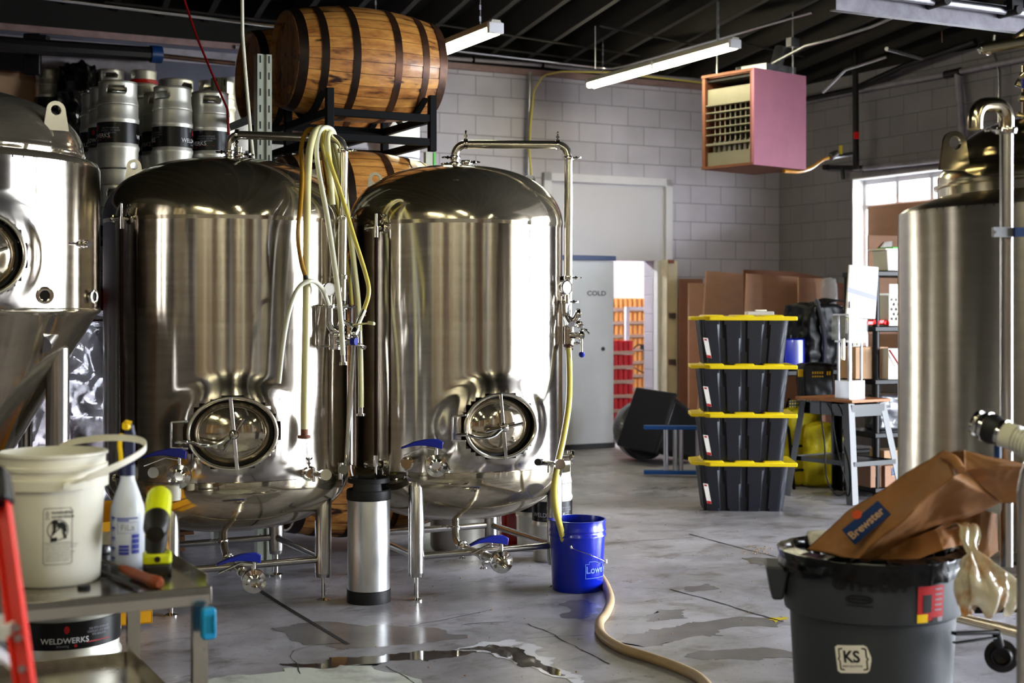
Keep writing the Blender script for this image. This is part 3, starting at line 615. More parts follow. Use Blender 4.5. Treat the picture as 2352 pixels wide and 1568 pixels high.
def lug(tank, p, ang, lean=.0, s=1.0, m='leg_steel'):
    """lifting lug: rounded plate with a hole"""
    t = Vector((math.cos(ang), math.sin(ang), 0)); X = basis(Vector(p), t, Z3, t.cross(Z3))
    out = []; hole = []
    N = 28
    for k in range(N):
        q = 2*PI*k/N; hole.append((.019*s*math.cos(q), .052*s+.019*s*math.sin(q)))
        x, y = math.cos(q), math.sin(q)
        out.append((.036*s*x, .052*s+.034*s*y) if y > -.05 else (.036*s*(1+.35*min(1, -y*1.4))*(1 if x > 0 else -1)*min(1, abs(x)*1.6), .052*s-.075*s*min(1, -y*1.5)))
    vs = []; 
    for zz in (-.006, .006): vs += [(x, y, zz) for x, y in out]+[(x, y, zz) for x, y in hole]
    fs = []
    for i in range(N):
        j = (i+1) % N; fs += [(i, j, N+j, N+i), (2*N+j, 2*N+i, 3*N+i, 3*N+j), (j, i, 2*N+i, 2*N+j), (N+i, N+j, 3*N+j, 3*N+i)]
    return obj('lifting_lug', G().add(vs, fs, 0, X), m, tank)
def legs(tank, pts, ztop, zend, r, brace_z):
    for i, (x, y) in enumerate(pts):
        d = Vector((x, y, 0)).normalized(); 
        l = obj('leg', G().tube([(x, y, zend+.05), (x, y, ztop-.03), (x, y, ztop)], r, 24, rads=[r, r, r*.6]).lathe([(0, zend+.03), (r*.9, zend+.03), (r, zend+.05)], 24, Matrix.Translation((x, y, 0))), 'leg_steel', tank)
        obj('foot', G().lathe([(0, 0), (.036, 0), (.036, .006), (.012, .014), (.012, zend+.035), (0, zend+.035)], 20, Matrix.Translation((x, y, 0))), 'chrome', l)
        a = Vector((x, y, brace_z)); nx = pts[(i+1) % len(pts)]; b = Vector((nx[0], nx[1], brace_z))
        obj('cross_brace', G().cyl(a, b, .018, n=14), 'leg_steel', tank)
def gauge(parent, p, d, r=.036):
    X = aim(p, d); g = obj('pressure_gauge', G().lathe([(0, -.03), (r*.9, -.03), (r, -.02), (r, .0), (r*.9, .004), (r*.88, 0)], 28, X).cyl(Vector(p)-Z3*r, Vector(p)-Z3*(r+.04), .010), 'chrome', parent)
    obj('dial', G().lathe([(0, -.001), (r*.88, -.001)], 28, X), 'paper', g)
    return g
def tank_common(nm, label, px, Y, R, mw, cz=(.645, 1.92), top=2.245, bot=.345):
    c = P(px, HY, Y); t = thing(nm, label, 'tank', (c.x, c.y, 0), 0)
    z0, z1 = cz
    obj('shell', shell_mesh(R, z0, z1, mw), 'brushed', t, ang=50)
    pf = dome_prof(R+.004, z1, top-z1, 20)
    o = obj('top_dome', G().lathe([(R, z1-.02), (R+.004, z1)]+pf, 96), 'polished', t, ang=60)
    obj('bottom_dome', G().lathe(list(reversed(dome_prof(R+.004, z0-.02, z0-.02-bot, 20, False)))+[(R+.004, z0), (R, z0+.002)], 96), 'polished', t, ang=60)
    return t, Vector((c.x, c.y, 0))
def square(a, half, rot):
    return [(half*math.cos(rot+a_)*1.4142, half*math.sin(rot+a_)*1.4142) for a_ in (rad(225), rad(315), rad(45), rad(135))]
def cip_arm(t, c, pts, r, clamps, rb=.075):
    L = bend(pts, rb, 8); p = obj('vent_pipe', G().tube(L, r, 20), 'pipe_steel', t)
    for q, d, s in clamps: clamp('pipe_clamp', q, d, r, 'chrome', p, side=s)
    return p
# ------------------------------------------------------------------ left bright tank
mw1 = (rad(13.5), .885, .205, .168)
R1, Y1_ = .618, 7.35
tk, c1 = tank_common('brite_tank', 'tall stainless tank in the middle left, draped with cream hoses', 522, Y1_, R1, mw1)
L1 = lambda px, py, Y: P(px, py, Y)-c1
manway(tk, R1, mw1[0], mw1[1], mw1[2]*1.0, mw1[3], 58, -1)
legs(tk, square(0, .385, TH), .60, .09, .041, .21)
z_ = 2.36
cip_arm(tk, c1, [L1(527, 395, 7.35), L1(527, 309, 7.35), L1(790, 318, 7.06), L1(786, 690, 7.06)], .0215,
        [(L1(527, 349, 7.35), Z3, (-1, 0, 0)), (L1(545, 309, 7.33), X3, (0, -.3, -1)), (L1(752, 316, 7.09), X3, (0, -.2, -1)), (L1(788, 346, 7.06), Z3, (1, -.3, 0)), (L1(787, 500, 7.06), Z3, (1, -.3, 0)), (L1(787, 636, 7.06), Z3, (-1, -.3, 0))])
g = G()
obj('top_port', G().lathe([(.035, 2.22), (.035, 2.262), (.055, 2.265), (.055, 2.285), (.03, 2.287), (.03, 2.30)], 28, Matrix.Translation(L1(527, HY, 7.35))).cyl(L1(548, HY, 7.3)+Z3*(2.21-EYE), L1(548, HY, 7.3)+Z3*(2.30-EYE), .022), 'chrome', tk)
for q, s in ((L1(527, 364, 7.35), (-1, -.4, 0)), (L1(551, 356, 7.3), (1, -.4, 0)), (L1(549, 372, 7.3), (1, -.2, 0))): clamp('port_clamp', q, Z3, .026, 'chrome', tk, side=s)
lug(tk, L1(308, 404, 7.35), rad(10)); lug(tk, L1(720, 404, 7.40), rad(-10))
def sight(t, a, b, R):
    g = G().cyl(a, b, .0085, n=12); o = obj('sight_tube', g, 'brown_tube', t, label='brown sight tube')
    for p, s in ((a, -1), (b, 1)):
        hd = Vector((p.x, p.y, 0)).normalized(); sd = Vector((-hd.y, hd.x, 0))
        if sd.x > 0: sd = -sd
        gg = G().cyl(p-Z3*.06*s*0+Z3*.055*(-s), p, .014).cyl(p+Z3*.05*s*-1, p-hd*.09-Z3*.05*s, .012).cyl(p-Z3*.05*s, p-Z3*.05*s+sd*.06, .009)
        gg.lathe([(0, 0), (.018, .002), (.018, .012), (0, .014)], 16, aim(p-Z3*.05*s+sd*.055, sd)).cyl(p-Z3*.05*s, p-Z3*.12*s, .008)
        obj('sight_fitting', gg, 'chrome', o); clamp('sight_clamp', p-hd*.05-Z3*.05*s, hd, .022, 'chrome', o, side=(0, 0, -s))
    return o
sight(tk, L1(279, 525, 6.82), L1(281, 1075, 6.82), R1)
# sample and thermowell ports
b1 = butterfly(tk, L1(411, 1094, 6.62), (.12, -1, .02), .056, hdir=(-1, -.1, -.02))
obj('side_outlet', G().cyl(L1(380, 1090, 6.95), L1(411, 1094, 6.66), .026).cyl(L1(352, 1085, 6.95), L1(352, 1085, 6.72), .026), 'chrome', tk)
g = G().cyl(L1(700, 1087, 6.95), L1(716, 1087, 6.66), .022); o = obj('sample_port', g, 'chrome', tk)
obj('sample_valve', G().cyl(L1(716, 1087, 6.68), L1(748, 1090, 6.58), .014).cyl(L1(744, 1090, 6.60), L1(749, 1090, 6.54), .026).cyl(L1(722, 1075, 6.65), L1(722, 1106, 6.65), .010), 'chrome', o)
clamp('port_clamp', L1(710, 1087, 6.74), (.15, -1, 0), .028, 'chrome', tk, side=(0, 0, 1))
obj('rinse_port', G().cyl(L1(775, 1085, 7.25), L1(790, 1078, 7.10), .024).cyl(L1(783, 1100, 7.12), L1(783, 1062, 7.12), .016), 'chrome', tk)
obj('jacket_line', G().tube([L1(812, 780, 7.22), L1(806, 880, 7.2), L1(796, 1060, 7.18), L1(786, 1110, 7.25)], .014), 'pipe_steel', tk)
obj('warning_label', G().lathe([(.034, 0), (.036, .02), (.036, .065), (.030, .07), (0, .07)], 20, Matrix.Translation(L1(398, 1148, 6.62))), 'white_plastic', tk, label='white plastic cap with a red band')
# bottom outlet
dp = [L1(514, 1195, 7.32), L1(514, 1252, 7.25), L1(522, 1285, 7.1), L1(580, 1332, 6.62)]
o = obj('drain_pipe', G().tube(bend(dp, .05), .019, 16), 'pipe_steel', tk)
clamp('drain_clamp', L1(513, 1243, 7.26), Z3, .021, 'chrome', o, side=(-1, 0, .1)); clamp('drain_clamp', L1(523, 1281, 7.12), (1, -1.5, -.3), .022, 'chrome', o, side=(0, 0, -1)); clamp('drain_clamp', L1(556, 1312, 6.8), (.5, -1.5, -.3), .022, 'chrome', o, side=(1, 0, -.6))
butterfly(tk, L1(583, 1334, 6.58), (.30, -1, -.05), .056, hdir=(-1, -.35, -.05))
# valve cluster on the drop pipe
o = obj('valve_cluster', G().tube(bend([L1(757, 700, 7.0), L1(757, 762, 7.0), L1(786, 762, 7.02), L1(786, 690, 7.06)], .06), .019, 14).cyl(L1(770, 775, 7.0), L1(770, 802, 7.0), .030).cyl(L1(765, 782, 7.0), L1(812, 784, 6.95), .020)
        .cyl(L1(745, 703, 7.0), L1(800, 703, 7.0), .010), 'chrome', tk)
for q, d, s in ((L1(757, 703, 7.0), Z3, (-1, 0, 0)), (L1(770, 770, 7.0), Z3, (1, 0, 0)), (L1(770, 795, 7.0), Z3, (-1, 0, 0)), (L1(786, 705, 7.03), Z3, (1, -.3, 0)), (L1(790, 784, 6.97), X3, (0, 0, 1))): clamp('valve_clamp', q, d, .024, 'chrome', o, side=s)
obj('blue_cap', G().cyl(L1(808, 784, 6.95), L1(818, 784, 6.94), .019), 'blue_grip', o)
gauge(tk, L1(758, 664, 6.95), (.55, -1, 0))
# ------------------------------------------------------------------ right bright tank
mw2 = (rad(23.5), .882, .192, .160)
R2, Y2_ = .576, 7.72
tk2, c2 = tank_common('brite_tank', 'tall stainless tank left of the blue bucket, its domed top below a plain vent pipe', 1048, Y2_, R2, mw2, cz=(.645, 1.925))
L2 = lambda px, py, Y: P(px, py, Y)-c2
manway(tk2, R2, mw2[0], mw2[1], mw2[2], mw2[3], 10, -1, wheel=1.15)
legs(tk2, square(0, .395, TH-.02), .60, .09, .040, .22)
cip_arm(tk2, c2, [L2(1045, 410, 7.72), L2(1045, 331, 7.72), L2(1306, 333, 7.62), L2(1305, 690, 7.62)], .0225,
        [(L2(1045, 362, 7.72), Z3, (-1, -.4, 0)), (L2(1070, 330, 7.7), X3, (0, -.3, 1)), (L2(1281, 333, 7.63), X3, (0, -.1, 1)), (L2(1306, 363, 7.62), Z3, (1, -.2, 0)), (L2(1305, 638, 7.62), Z3, (1, -.3, 0))])
obj('standoff', G().cyl(L2(1272, 639, 7.70), L2(1300, 639, 7.63), .012), 'dark_pipe', tk2)
obj('top_port', G().lathe([(.035, 2.22), (.035, 2.255), (.055, 2.258), (.055, 2.278), (.03, 2.28), (.03, 2.30)], 28, Matrix.Translation(L2(1045, HY, 7.72))).cyl(L2(1071, HY, 7.66)+Z3*(2.21-EYE), L2(1071, HY, 7.66)+Z3*(2.27-EYE), .022), 'chrome', tk2)
for q, s in ((L2(1045, 377, 7.72), (-1, -.4, 0)), (L2(1071, 373, 7.66), (1, -.4, 0))): clamp('port_clamp', q, Z3, .026, 'chrome', tk2, side=s)
lug(tk2, L2(862, 432, 7.7), rad(8), m='leg_steel'); lug(tk2, L2(1216, 437, 7.95), rad(-25))
sight(tk2, L2(864, 545, 7.22), L2(863, 1045, 7.22), R2)
butterfly(tk2, L2(1002, 1069, 6.98), (.10, -1, .0), .056, hdir=(-1, -.1, -.02))
obj('side_outlet', G().cyl(L2(985, 1065, 7.3), L2(1002, 1069, 7.02), .026).cyl(L2(935, 1062, 7.25), L2(935, 1062, 7.05), .032).cyl(L2(1022, 1060, 7.1), L2(1034, 1082, 7.05), .010), 'chrome', tk2)
clamp('outlet_clamp', L2(935, 1064, 7.06), Y3, .026, 'chrome', tk2, side=(0, 0, -1))
obj('thermowell', G().cyl(L2(1243, 1061, 7.25), L2(1235, 1061, 7.12), .018), 'black_rubber', tk2)
obj('sample_valve', G().cyl(L2(1240, 1062, 7.20), L2(1282, 1066, 7.12), .013).cyl(L2(1283, 1066, 7.12), L2(1287, 1066, 7.08), .026).cyl(L2(1260, 1062, 7.14), L2(1260, 1085, 7.14), .007), 'chrome', tk2)
obj('rear_port', G().cyl(L2(1285, 1050, 7.75), L2(1312, 1050, 7.70), .020).lathe([(0, 0), (.034, .0), (.038, .01), (.02, .02), (.012, .022)], 24, aim(L2(1318, 1049, 7.68), (-1, 0, 0))).cyl(L2(1306, 1050, 7.7), L2(1306, 1035, 7.7), .008), 'chrome', tk2)
dp = [L2(1046, 1195, 7.65), L2(1046, 1238, 7.6), L2(1058, 1255, 7.45), L2(1148, 1288, 6.98)]
o = obj('drain_pipe', G().tube(bend(dp, .05), .0195, 16), 'pipe_steel', tk2)
clamp('drain_clamp', L2(1046, 1211, 7.64), Z3, .021, 'chrome', o, side=(-1, 0, .1)); clamp('drain_clamp', L2(1062, 1253, 7.42), (1, -1.7, -.3), .022, 'chrome', o, side=(0, 0, -1)); clamp('drain_clamp', L2(1110, 1275, 7.17), (1, -1.7, -.3), .022, 'chrome', o, side=(0, 0, -1))
butterfly(tk2, L2(1152, 1290, 6.92), (.30, -1, -.05), .055, hdir=(-1, -.35, -.02), hl=.16)
o = obj('valve_cluster', G().tube(bend([L2(1300, 690, 7.6), L2(1300, 730, 7.55), L2(1312, 745, 7.5)], .04), .019, 14).tube(crom([L2(1296, 680, 7.55), L2(1298, 722, 7.55), L2(1318, 735, 7.55), L2(1330, 715, 7.55)], 6), .017, 12).cyl(L2(1306, 690, 7.6), L2(1306, 795, 7.6), .018)
        .cyl(L2(1306, 756, 7.6), L2(1306, 785, 7.6), .032).cyl(L2(1310, 770, 7.58), L2(1340, 770, 7.55), .018), 'chrome', tk2)
for q, d, s in ((L2(1299, 693, 7.56), Z3, (1, -.2, 0)), (L2(1306, 752, 7.6), Z3, (1, -.2, .2)), (L2(1306, 788, 7.6), Z3, (1, 0, 0)), (L2(1328, 722, 7.55), X3, (0, 0, -1)), (L2(1332, 745, 7.55), (1, 0, 1), (1, 0, -1)), (L2(1335, 770, 7.55), X3, (0, 0, 1))): clamp('valve_clamp', q, d, .024, 'chrome', o, side=s)
q = obj('ball_lever', G().cyl(L2(1336, 772, 7.53), L2(1336, 808, 7.53), .006), 'chrome', o); obj('ball_knob', G().lathe([(0, -.017), (.012, -.012), (.017, 0), (.012, .012), (0, .017)], 16, Matrix.Translation(L2(1336, 814, 7.53))), 'blue_grip', q)
gauge(tk2, L2(1303, 660, 7.5), (.8, -1, 0), .038)
obj('hose_barb', G().cyl(L2(1306, 785, 7.6), L2(1307, 802, 7.58), .022), 'hoop_rust', o)
# ------------------------------------------------------------------ left fermenter, cut by the frame
cf = P(-173, HY, 6.3); R3 = .748
tf = thing('fermenter', 'big conical stainless fermenter cut off by the left edge of the photo', 'tank', (cf.x, cf.y, 0))
LF = lambda px, py, Y: P(px, py, Y)-Vector((cf.x, cf.y, 0))
mwf = (math.atan2(1, 1)*.33+.30, 1.70, .25, .25)
mwf = (rad(38), 1.69, .17, .165)
obj('shell', shell_mesh(R3, 1.468, 2.10, mwf, 180, 60), 'brushed', tf, ang=50)
obj('shoulder', G().lathe([(R3, 2.09), (R3, 2.10), (R3-.012, 2.125), (R3-.045, 2.137), (R3-.07, 2.14)], 96), 'polished', tf, ang=60)
obj('top_dome', G().lathe([(R3-.075, 2.13), (R3-.065, 2.16), (R3-.072, 2.18)]+dome_prof(R3-.072, 2.18, .27, 18), 96), 'polished', tf, ang=60)
obj('cone', G().lathe([(.05, .26), (.06, .30), (R3-.02, 1.44), (R3, 1.455), (R3+.004, 1.468), (R3, 1.475)], 96), 'polished', tf, ang=50)
obj('cone_outlet', G().cyl((0, 0, .08), (0, 0, .28), .05), 'chrome', tf)
X = manway(tf, R3, mwf[0], mwf[1], mwf[2], mwf[3], 20, -1)
for i, (px, Y, w) in enumerate(((132, 6.25, .05), (-420, 6.0, .05), (58, 7.4, .036), (-330, 7.2, .05))):
    p = LF(px, HY, Y); l = obj('leg', G().tube([(p.x, p.y, .08), (p.x, p.y, 1.30 if i == 0 else 1.38)], w, 24), 'leg_steel', tf); obj('foot', G().lathe([(0, 0), (.05, 0), (.05, .01), (.015, .02), (.015, .1), (0, .1)], 16, Matrix.Translation((p.x, p.y, 0))), 'chrome', l)
p = LF(132, 745, 6.2); obj('leg_gusset', G().tube([LF(145, 760, 6.25), LF(133, 738, 6.2), LF(95, 790, 6.05)], .045, 14), 'leg_steel', tf)
def port(t, p, d, r, L, m='chrome'):
    d = Vector(d).normalized(); X = aim(p, d); o = obj('port', G().lathe([(r*.75, -L), (r*.75, -.012), (r*1.15, -.008), (r*1.2, .004), (r*.9, .006), (r*.66, .004), (r*.62, -.03), (0, -.03)], 24, X), m, t)
    obj('bore', G().lathe([(0, -.004), (r*.66, -.004)], 24, X), 'black_rubber', o); return o
port(tf, LF(103, 678, 5.68), (.35, -1, 0), .030, .10); port(tf, LF(216, 681, 6.25), (1, -.25, 0), .026, .05)
obj('thermometer', G().cyl(LF(160, 559, 5.98), LF(190, 560, 5.90), .006, n=10).cyl(LF(180, 560, 5.93), LF(205, 561, 5.86), .013, n=12).cyl(LF(186, 560, 5.92), LF(189, 560, 5.91), .018, n=12).cyl(LF(196, 560, 5.89), LF(199, 560, 5.88), .018, n=12), 'chrome', tf)
lug(tf, LF(128, 285, 6.1), rad(35), s=1.15)
# ------------------------------------------------------------------ right tank, cut by the frame
R4, Y4_, KK = .718, 5.5, .909
zz4 = lambda z: EYE+(z-EYE)*KK
c4 = P(2504, HY, Y4_); c4.z = 0
t4 = thing('brewing_kettle', 'wide golden-lit stainless tank cut off by the right edge of the photo', 'tank', c4)
L4 = lambda px, py, Y: P(px, py, Y*KK)-c4
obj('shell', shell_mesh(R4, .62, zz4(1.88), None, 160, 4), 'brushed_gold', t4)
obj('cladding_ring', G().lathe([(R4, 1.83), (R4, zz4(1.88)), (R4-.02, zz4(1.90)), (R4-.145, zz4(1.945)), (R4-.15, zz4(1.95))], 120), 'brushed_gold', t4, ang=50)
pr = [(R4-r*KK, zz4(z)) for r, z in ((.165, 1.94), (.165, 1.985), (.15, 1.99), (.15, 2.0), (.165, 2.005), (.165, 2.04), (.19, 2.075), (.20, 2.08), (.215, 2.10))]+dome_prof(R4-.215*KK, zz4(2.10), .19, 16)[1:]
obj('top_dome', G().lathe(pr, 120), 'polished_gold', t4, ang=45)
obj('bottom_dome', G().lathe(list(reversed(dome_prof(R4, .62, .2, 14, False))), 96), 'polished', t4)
for x, y in square(0, .44, TH): obj('leg', G().cyl((x, y, 0), (x, y, .5), .045), 'leg_steel', t4)
lug(t4, L4(2192, 372, 5.85), rad(15), s=1.35, m='polished_gold')
vp = [L4(2312, 1300, 5.12), L4(2312, 295, 5.12)]
o = obj('vent_pipe', G().tube(vp, .0215, 20), 'leg_steel', t4)
hb = L4(2312, 300, 5.12); 
U1 = bend([hb, L4(2312, 240, 5.12), L4(2240, 240, 5.05), L4(2240, 296, 5.05)], .058, 8)
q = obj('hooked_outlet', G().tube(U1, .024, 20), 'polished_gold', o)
clamp('pipe_clamp', hb+Z3*.0, Z3, .026, 'chrome', o, side=(-1, -.3, 0))
obj('pipe_bracket', G().bar(L4(2280, 533, 5.05), L4(2330, 533, 5.08), .012, .032).cyl(L4(2284, 533, 5.045), L4(2284, 533, 5.03), .006, n=8), 'galvanized', o)
obj('bracket_grip', G().bar(L4(2328, 533, 5.07), L4(2400, 533, 5.1), .02, .030), 'blue_dark', o)
t = thing('overhead_pipe', 'golden steel pipe entering at the right edge above the hooked vent', 'pipe', P(2262, 112, 5.3))
o_ = P(2262, 112, 5.3); L = lambda a, b, Y: P(a, b, Y)-o_
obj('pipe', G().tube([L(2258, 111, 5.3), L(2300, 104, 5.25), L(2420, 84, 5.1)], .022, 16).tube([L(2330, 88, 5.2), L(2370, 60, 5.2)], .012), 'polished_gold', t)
obj('pipe_end', G().lathe([(0, -.03), (.02, -.02), (.024, .0)], 16, aim(L(2262, 110, 5.3), (1, 0, .15))).cyl(L(2268, 122, 5.3), L(2272, 122, 5.27), .008), 'chrome', t)
t = thing('sample_fittings', 'polished valve knobs poking in at the right edge above the wide tank', 'valve', P(2350, 220, 5.3)); o_ = P(2350, 220, 5.3)
obj('knob', G().cyl(L(2335, 188, 5.3), L(2352, 195, 5.3), .015).cyl(L(2345, 178, 5.3), L(2352, 170, 5.3), .012).cyl(L(2342, 222, 5.3), L(2362, 225, 5.3), .018).cyl(L(2336, 262, 5.3), L(2362, 267, 5.3), .010).cyl(L(2360, 150, 5.3), L(2360, 300, 5.3), .02), 'polished_gold', t)
obj('knob_grip', G().cyl(L(2345, 192, 5.29), L(2362, 192, 5.29), .02), 'blue_grip', t)
# ------------------------------------------------------------------ kegs
def on_cyl(R, a0, z0, off=.0015):
    return lambda x, y: Vector(((R+off)*math.sin(a0+x/R), -(R+off)*math.cos(a0+x/R), z0+y))
def make_keg(R, H=.59, label=True, rot=0, red=False, m='keg_steel', low=False):
    """root, body, collar with hand holes, foot ring, wrap with lettering"""
    t = thing('keg', 'keg', 'keg')
    zb = .075; zt = H-.105; k = .008 if R < .13 else .012
    prof = [(.0, zb+.02), (R*.75, zb+.01), (R*.95, zb+.02), (R*.985, zb+.04)]
    mids = [.34*H, .66*H] if R > .13 else [.36*H, .63*H]
    for z in mids: prof += [(R*.985, z-.02), (R+k*.5, z-.006), (R+k*.5, z+.006), (R*.985, z+.02)]
    prof += [(R*.985, zt-.04), (R*.95, zt-.01), (R*.7, zt+.015), (.03, zt+.03), (.03, zt+.04), (0, zt+.04)]
    obj('body', G().lathe(prof, 48), m, t, ang=50)
    zc0, zc1 = zt-.03, H; NZ = 14; N = 96; hw = .062/R
    def skip(i, kk):
        a = (2*PI*(kk+.5)/N-rot+PI) % (2*PI)-PI; z = zc0+(zc1-zc0)*(i+.5)/NZ; zc = zc1-.050
        for a0 in (0, PI, -PI):
            d = abs(a-a0)/hw; e = abs(z-zc)/.017
            if d < 1 and e < 1 and (max(0, (d-.72)/.28)**2+e*e) < 1: return True
        return False
    rc = R*.93
    g = G().lathe([(rc+(R-rc)*min(1, max(0, (1-(i/NZ))*3-1.9)), zc0+(zc1-zc0)*i/NZ) for i in range(NZ+1)], N, skip=skip)
    g.lathe([(rc-.001, zc1-.004), (rc+.003, zc1), (rc-.001, zc1+.004), (rc-.005, zc1), (rc-.001, zc1-.004)], 48)
    c = obj('top_collar', g, m, t, ang=50); q = c.modifiers.new('s', 'SOLIDIFY'); q.thickness = .003
    obj('foot_ring', G().lathe([(R*.93, 0), (R*.95, .004), (R*.95, .055), (R*.985, .085)], 48), m, t)
    if red: obj('painted_band', G().lathe([(R*.97, zt-.005), (R*1.0, zt), (R*1.0, zt+.025), (R*.96, zt+.03)], 48), 'red_plastic', t, label='red painted band')
    if label:
        zl0, zl1 = (.225, .365) if R < .13 else (.265, .365)
        z0, z1 = (H*.40, H*.60) if R < .13 else (H*.425, H*.59)
        w = obj('label_wrap', G().lathe([(R+.001, z0), (R+.002, z0+.001), (R+.002, z1-.001), (R+.001, z1)], 48), 'black_label', t)
        s = (z1-z0)/.118
        for a0 in (rot-1.15, rot+PI-1.15) if R < .13 else (rot-1.0, rot+.45, rot+PI-.9, rot+PI+.5):
            zz = (z0+z1)/2
            obj('brand_lettering', G().text('WELDWERKS', .034*s, on_cyl(R+.002, a0, zz-.020*s), bold=.0003), 'ink_white', w)
            obj('hop_mark', G().text('brewing', .016*s, on_cyl(R+.002, a0-.04, zz-.042*s)).add([on_cyl(R+.002, a0+.03, zz+.028*s)(.012*s*math.sin(q), .017*s*math.cos(q)) for q in [2*PI*i/12 for i in range(12)]], [tuple(range(12))], 1).add([on_cyl(R+.002, a0+.036/R, zz-.042*s)(.006*math.sin(q), .006*math.cos(q)) for q in [2*PI*i/8 for i in range(8)]], [tuple(range(8))], 1), ['ink_grey', 'ink_red'], w)
            b = a0+ (.85 if R < .13 else .62)
            obj('address_lettering', G().text('508 8TH AVENUE\nGREELEY, CO 80631\n970.460.6345', .0135*s, on_cyl(R+.002, b, zz+.010*s)).add([on_cyl(R+.002, b, zz-.034*s)(x, y) for x, y in ((-.05, 0), (0, 0), (.05, 0), (.05, .003), (0, .003), (-.05, .003))], [(0, 1, 2, 3, 4, 5)], 1), ['ink_grey', 'ink_red'], w)
    return t
def place(proto, p, label, rz=0, group=None, first=False):
    t = proto if first else copy_tree(proto)
    t.location = p; t.rotation_euler = (0, 0, rz); t['label'] = label
    if group: t['group'] = group
    return t
KG = 'slim kegs on the storage rack'
kA = make_keg(.1165, .59, True, rot=.18)
ZD = 1.595
cols = [(271, 8.22, .0, 'tallest looking slim keg right of the lifting lug of the left tank'), (396, 8.42, -.62, 'slim keg with embossed collar, in the middle of the three front kegs'), (483, 8.62, .12, 'front slim keg touching the shelf strut, right of the three front kegs')]
first = True
for ci, (px, Y, rz, lab) in enumerate(cols):
    for row in range(3):
        for lev in ((1, 0) if row == 0 else (1,)):
            p = P(px, HY, Y)+V*(.262*row); p.z = ZD+lev*.59
            if row == 0: l = lab if lev else 'slim keg in the lower layer of the rack, under the %s front keg' % ['leftmost', 'middle', 'right'][ci]
            else: l = ('slim keg in row %s behind the %s of the three front kegs' % (['', 'two', 'three'][row], ['leftmost', 'middle', 'right'][ci])) if lev else 'slim keg hidden in the lower layer behind the front kegs'
            place(kA, p, l, rz+(.4*row), KG, first); first = False
kR = make_keg(.1165, .59, False, rot=-1.0, red=True)
p = P(330, 165, 12.2); place(kR, p-Z3*.59, 'keg with a red painted band, on the high far shelf', 0, first=True)
kFar = place(kA, P(255, 163, 12.2)-Z3*.59, 'far high keg left of the red banded keg', .1)
place(kA, P(113, 163, 12.2)-Z3*.59, 'far high keg standing alone above the left tank', -.95)
kQ = make_keg(.141, .59, False, rot=1.0)
place(kQ, P(404, 186, 11.0)-Z3*.59, 'wide grey keg right of the red banded keg', 0, first=True)
place(kQ, P(497, 190, 10.9)-Z3*.59, 'wide grey keg behind the far slotted upright', -1.2)
kH = make_keg(.198, .59, False, rot=.6, m='white_paint')
qh = P(552, 185, 11.7)
def alongq(px):
    r = (px-HX)/F; return qh+U*((qh.y*r-qh.x)/(U.x-U.y*r))
place(kH, qh-Z3*.59, 'pale half barrel keg glimpsed left of the near slotted upright, upper', 0, first=True)
place(kH, qh-Z3*1.182, 'pale half barrel keg glimpsed left of the near slotted upright, lower', 0)
place(kH, alongq(668)-Z3*.59, 'pale half barrel keg seen under the left end of the upper barrel', .5)
place(kH, alongq(668)-Z3*1.182, 'pale half barrel keg seen through the barrel rack just right of the upright', .5)
place(kH, alongq(788)-Z3*1.182, 'pale half barrel keg seen through the middle of the barrel rack', 1.)
place(kH, P(905, 215, 10.8)-Z3*.59, 'pale half barrel keg seen through the right end of the barrel rack, upper', 1.)
place(kH, P(905, 215, 10.8)-Z3*1.182, 'pale half barrel keg seen through the right end of the barrel rack, lower', 1.)
# far shelving that carries the high kegs
def shelving(name, p, wU, dV, decks, label, cat='rack', post='rack_dark', deckm='rack_dark', beam=None, hgt=None, pw=.05, group=None):
    t = thing(name, label, cat, p, TH, group=group); h = hgt or max(decks)
    for x in (0, wU):
        for y in (0, dV): obj('upright', G().box((x, y, h/2), (pw, pw, h)), post, t, bevel=.003)
    for z in decks:
        d = obj('shelf', G().box((wU/2, dV/2, z-.012), (wU, dV, .024)), deckm, t)
        obj('beam', G().box((wU/2, -.005, z-.06), (wU, .03, .10)).box((wU/2, dV+.005, z-.06), (wU, .03, .10)), beam or post, d, bevel=.004)
    return t
q = P(404, 186, 11.0); shelving('storage_rack', Vector((q.x, q.y, 0))-U*.30-V*.20, .82, .40, [q.z-.59, 1.4], 'dark rack carrying the wide grey kegs at the back', hgt=2.7)
q = P(113, 163, 12.2); shelving('storage_rack', Vector((q.x, q.y, 0))-U*1.0-V*.3, 2.0, .6, [q.z-.59, 1.6], 'dark rack along the back wall carrying the far high kegs', hgt=3.0)
q = qh; shelving('storage_rack', Vector((q.x, q.y, 0))-U*.24-V*.28, 1.5, .56, [q.z-1.182, .9], 'dark rack behind the barrels carrying the pale half barrels', hgt=2.0)
q = P(905, 215, 10.8); t = shelving('storage_rack', Vector((q.x, q.y, 0))-U*.25-V*.3, .6, .55, [q.z-1.18, .9], 'dark rack end carrying the two pale kegs at right of the barrel rack', hgt=1.9)
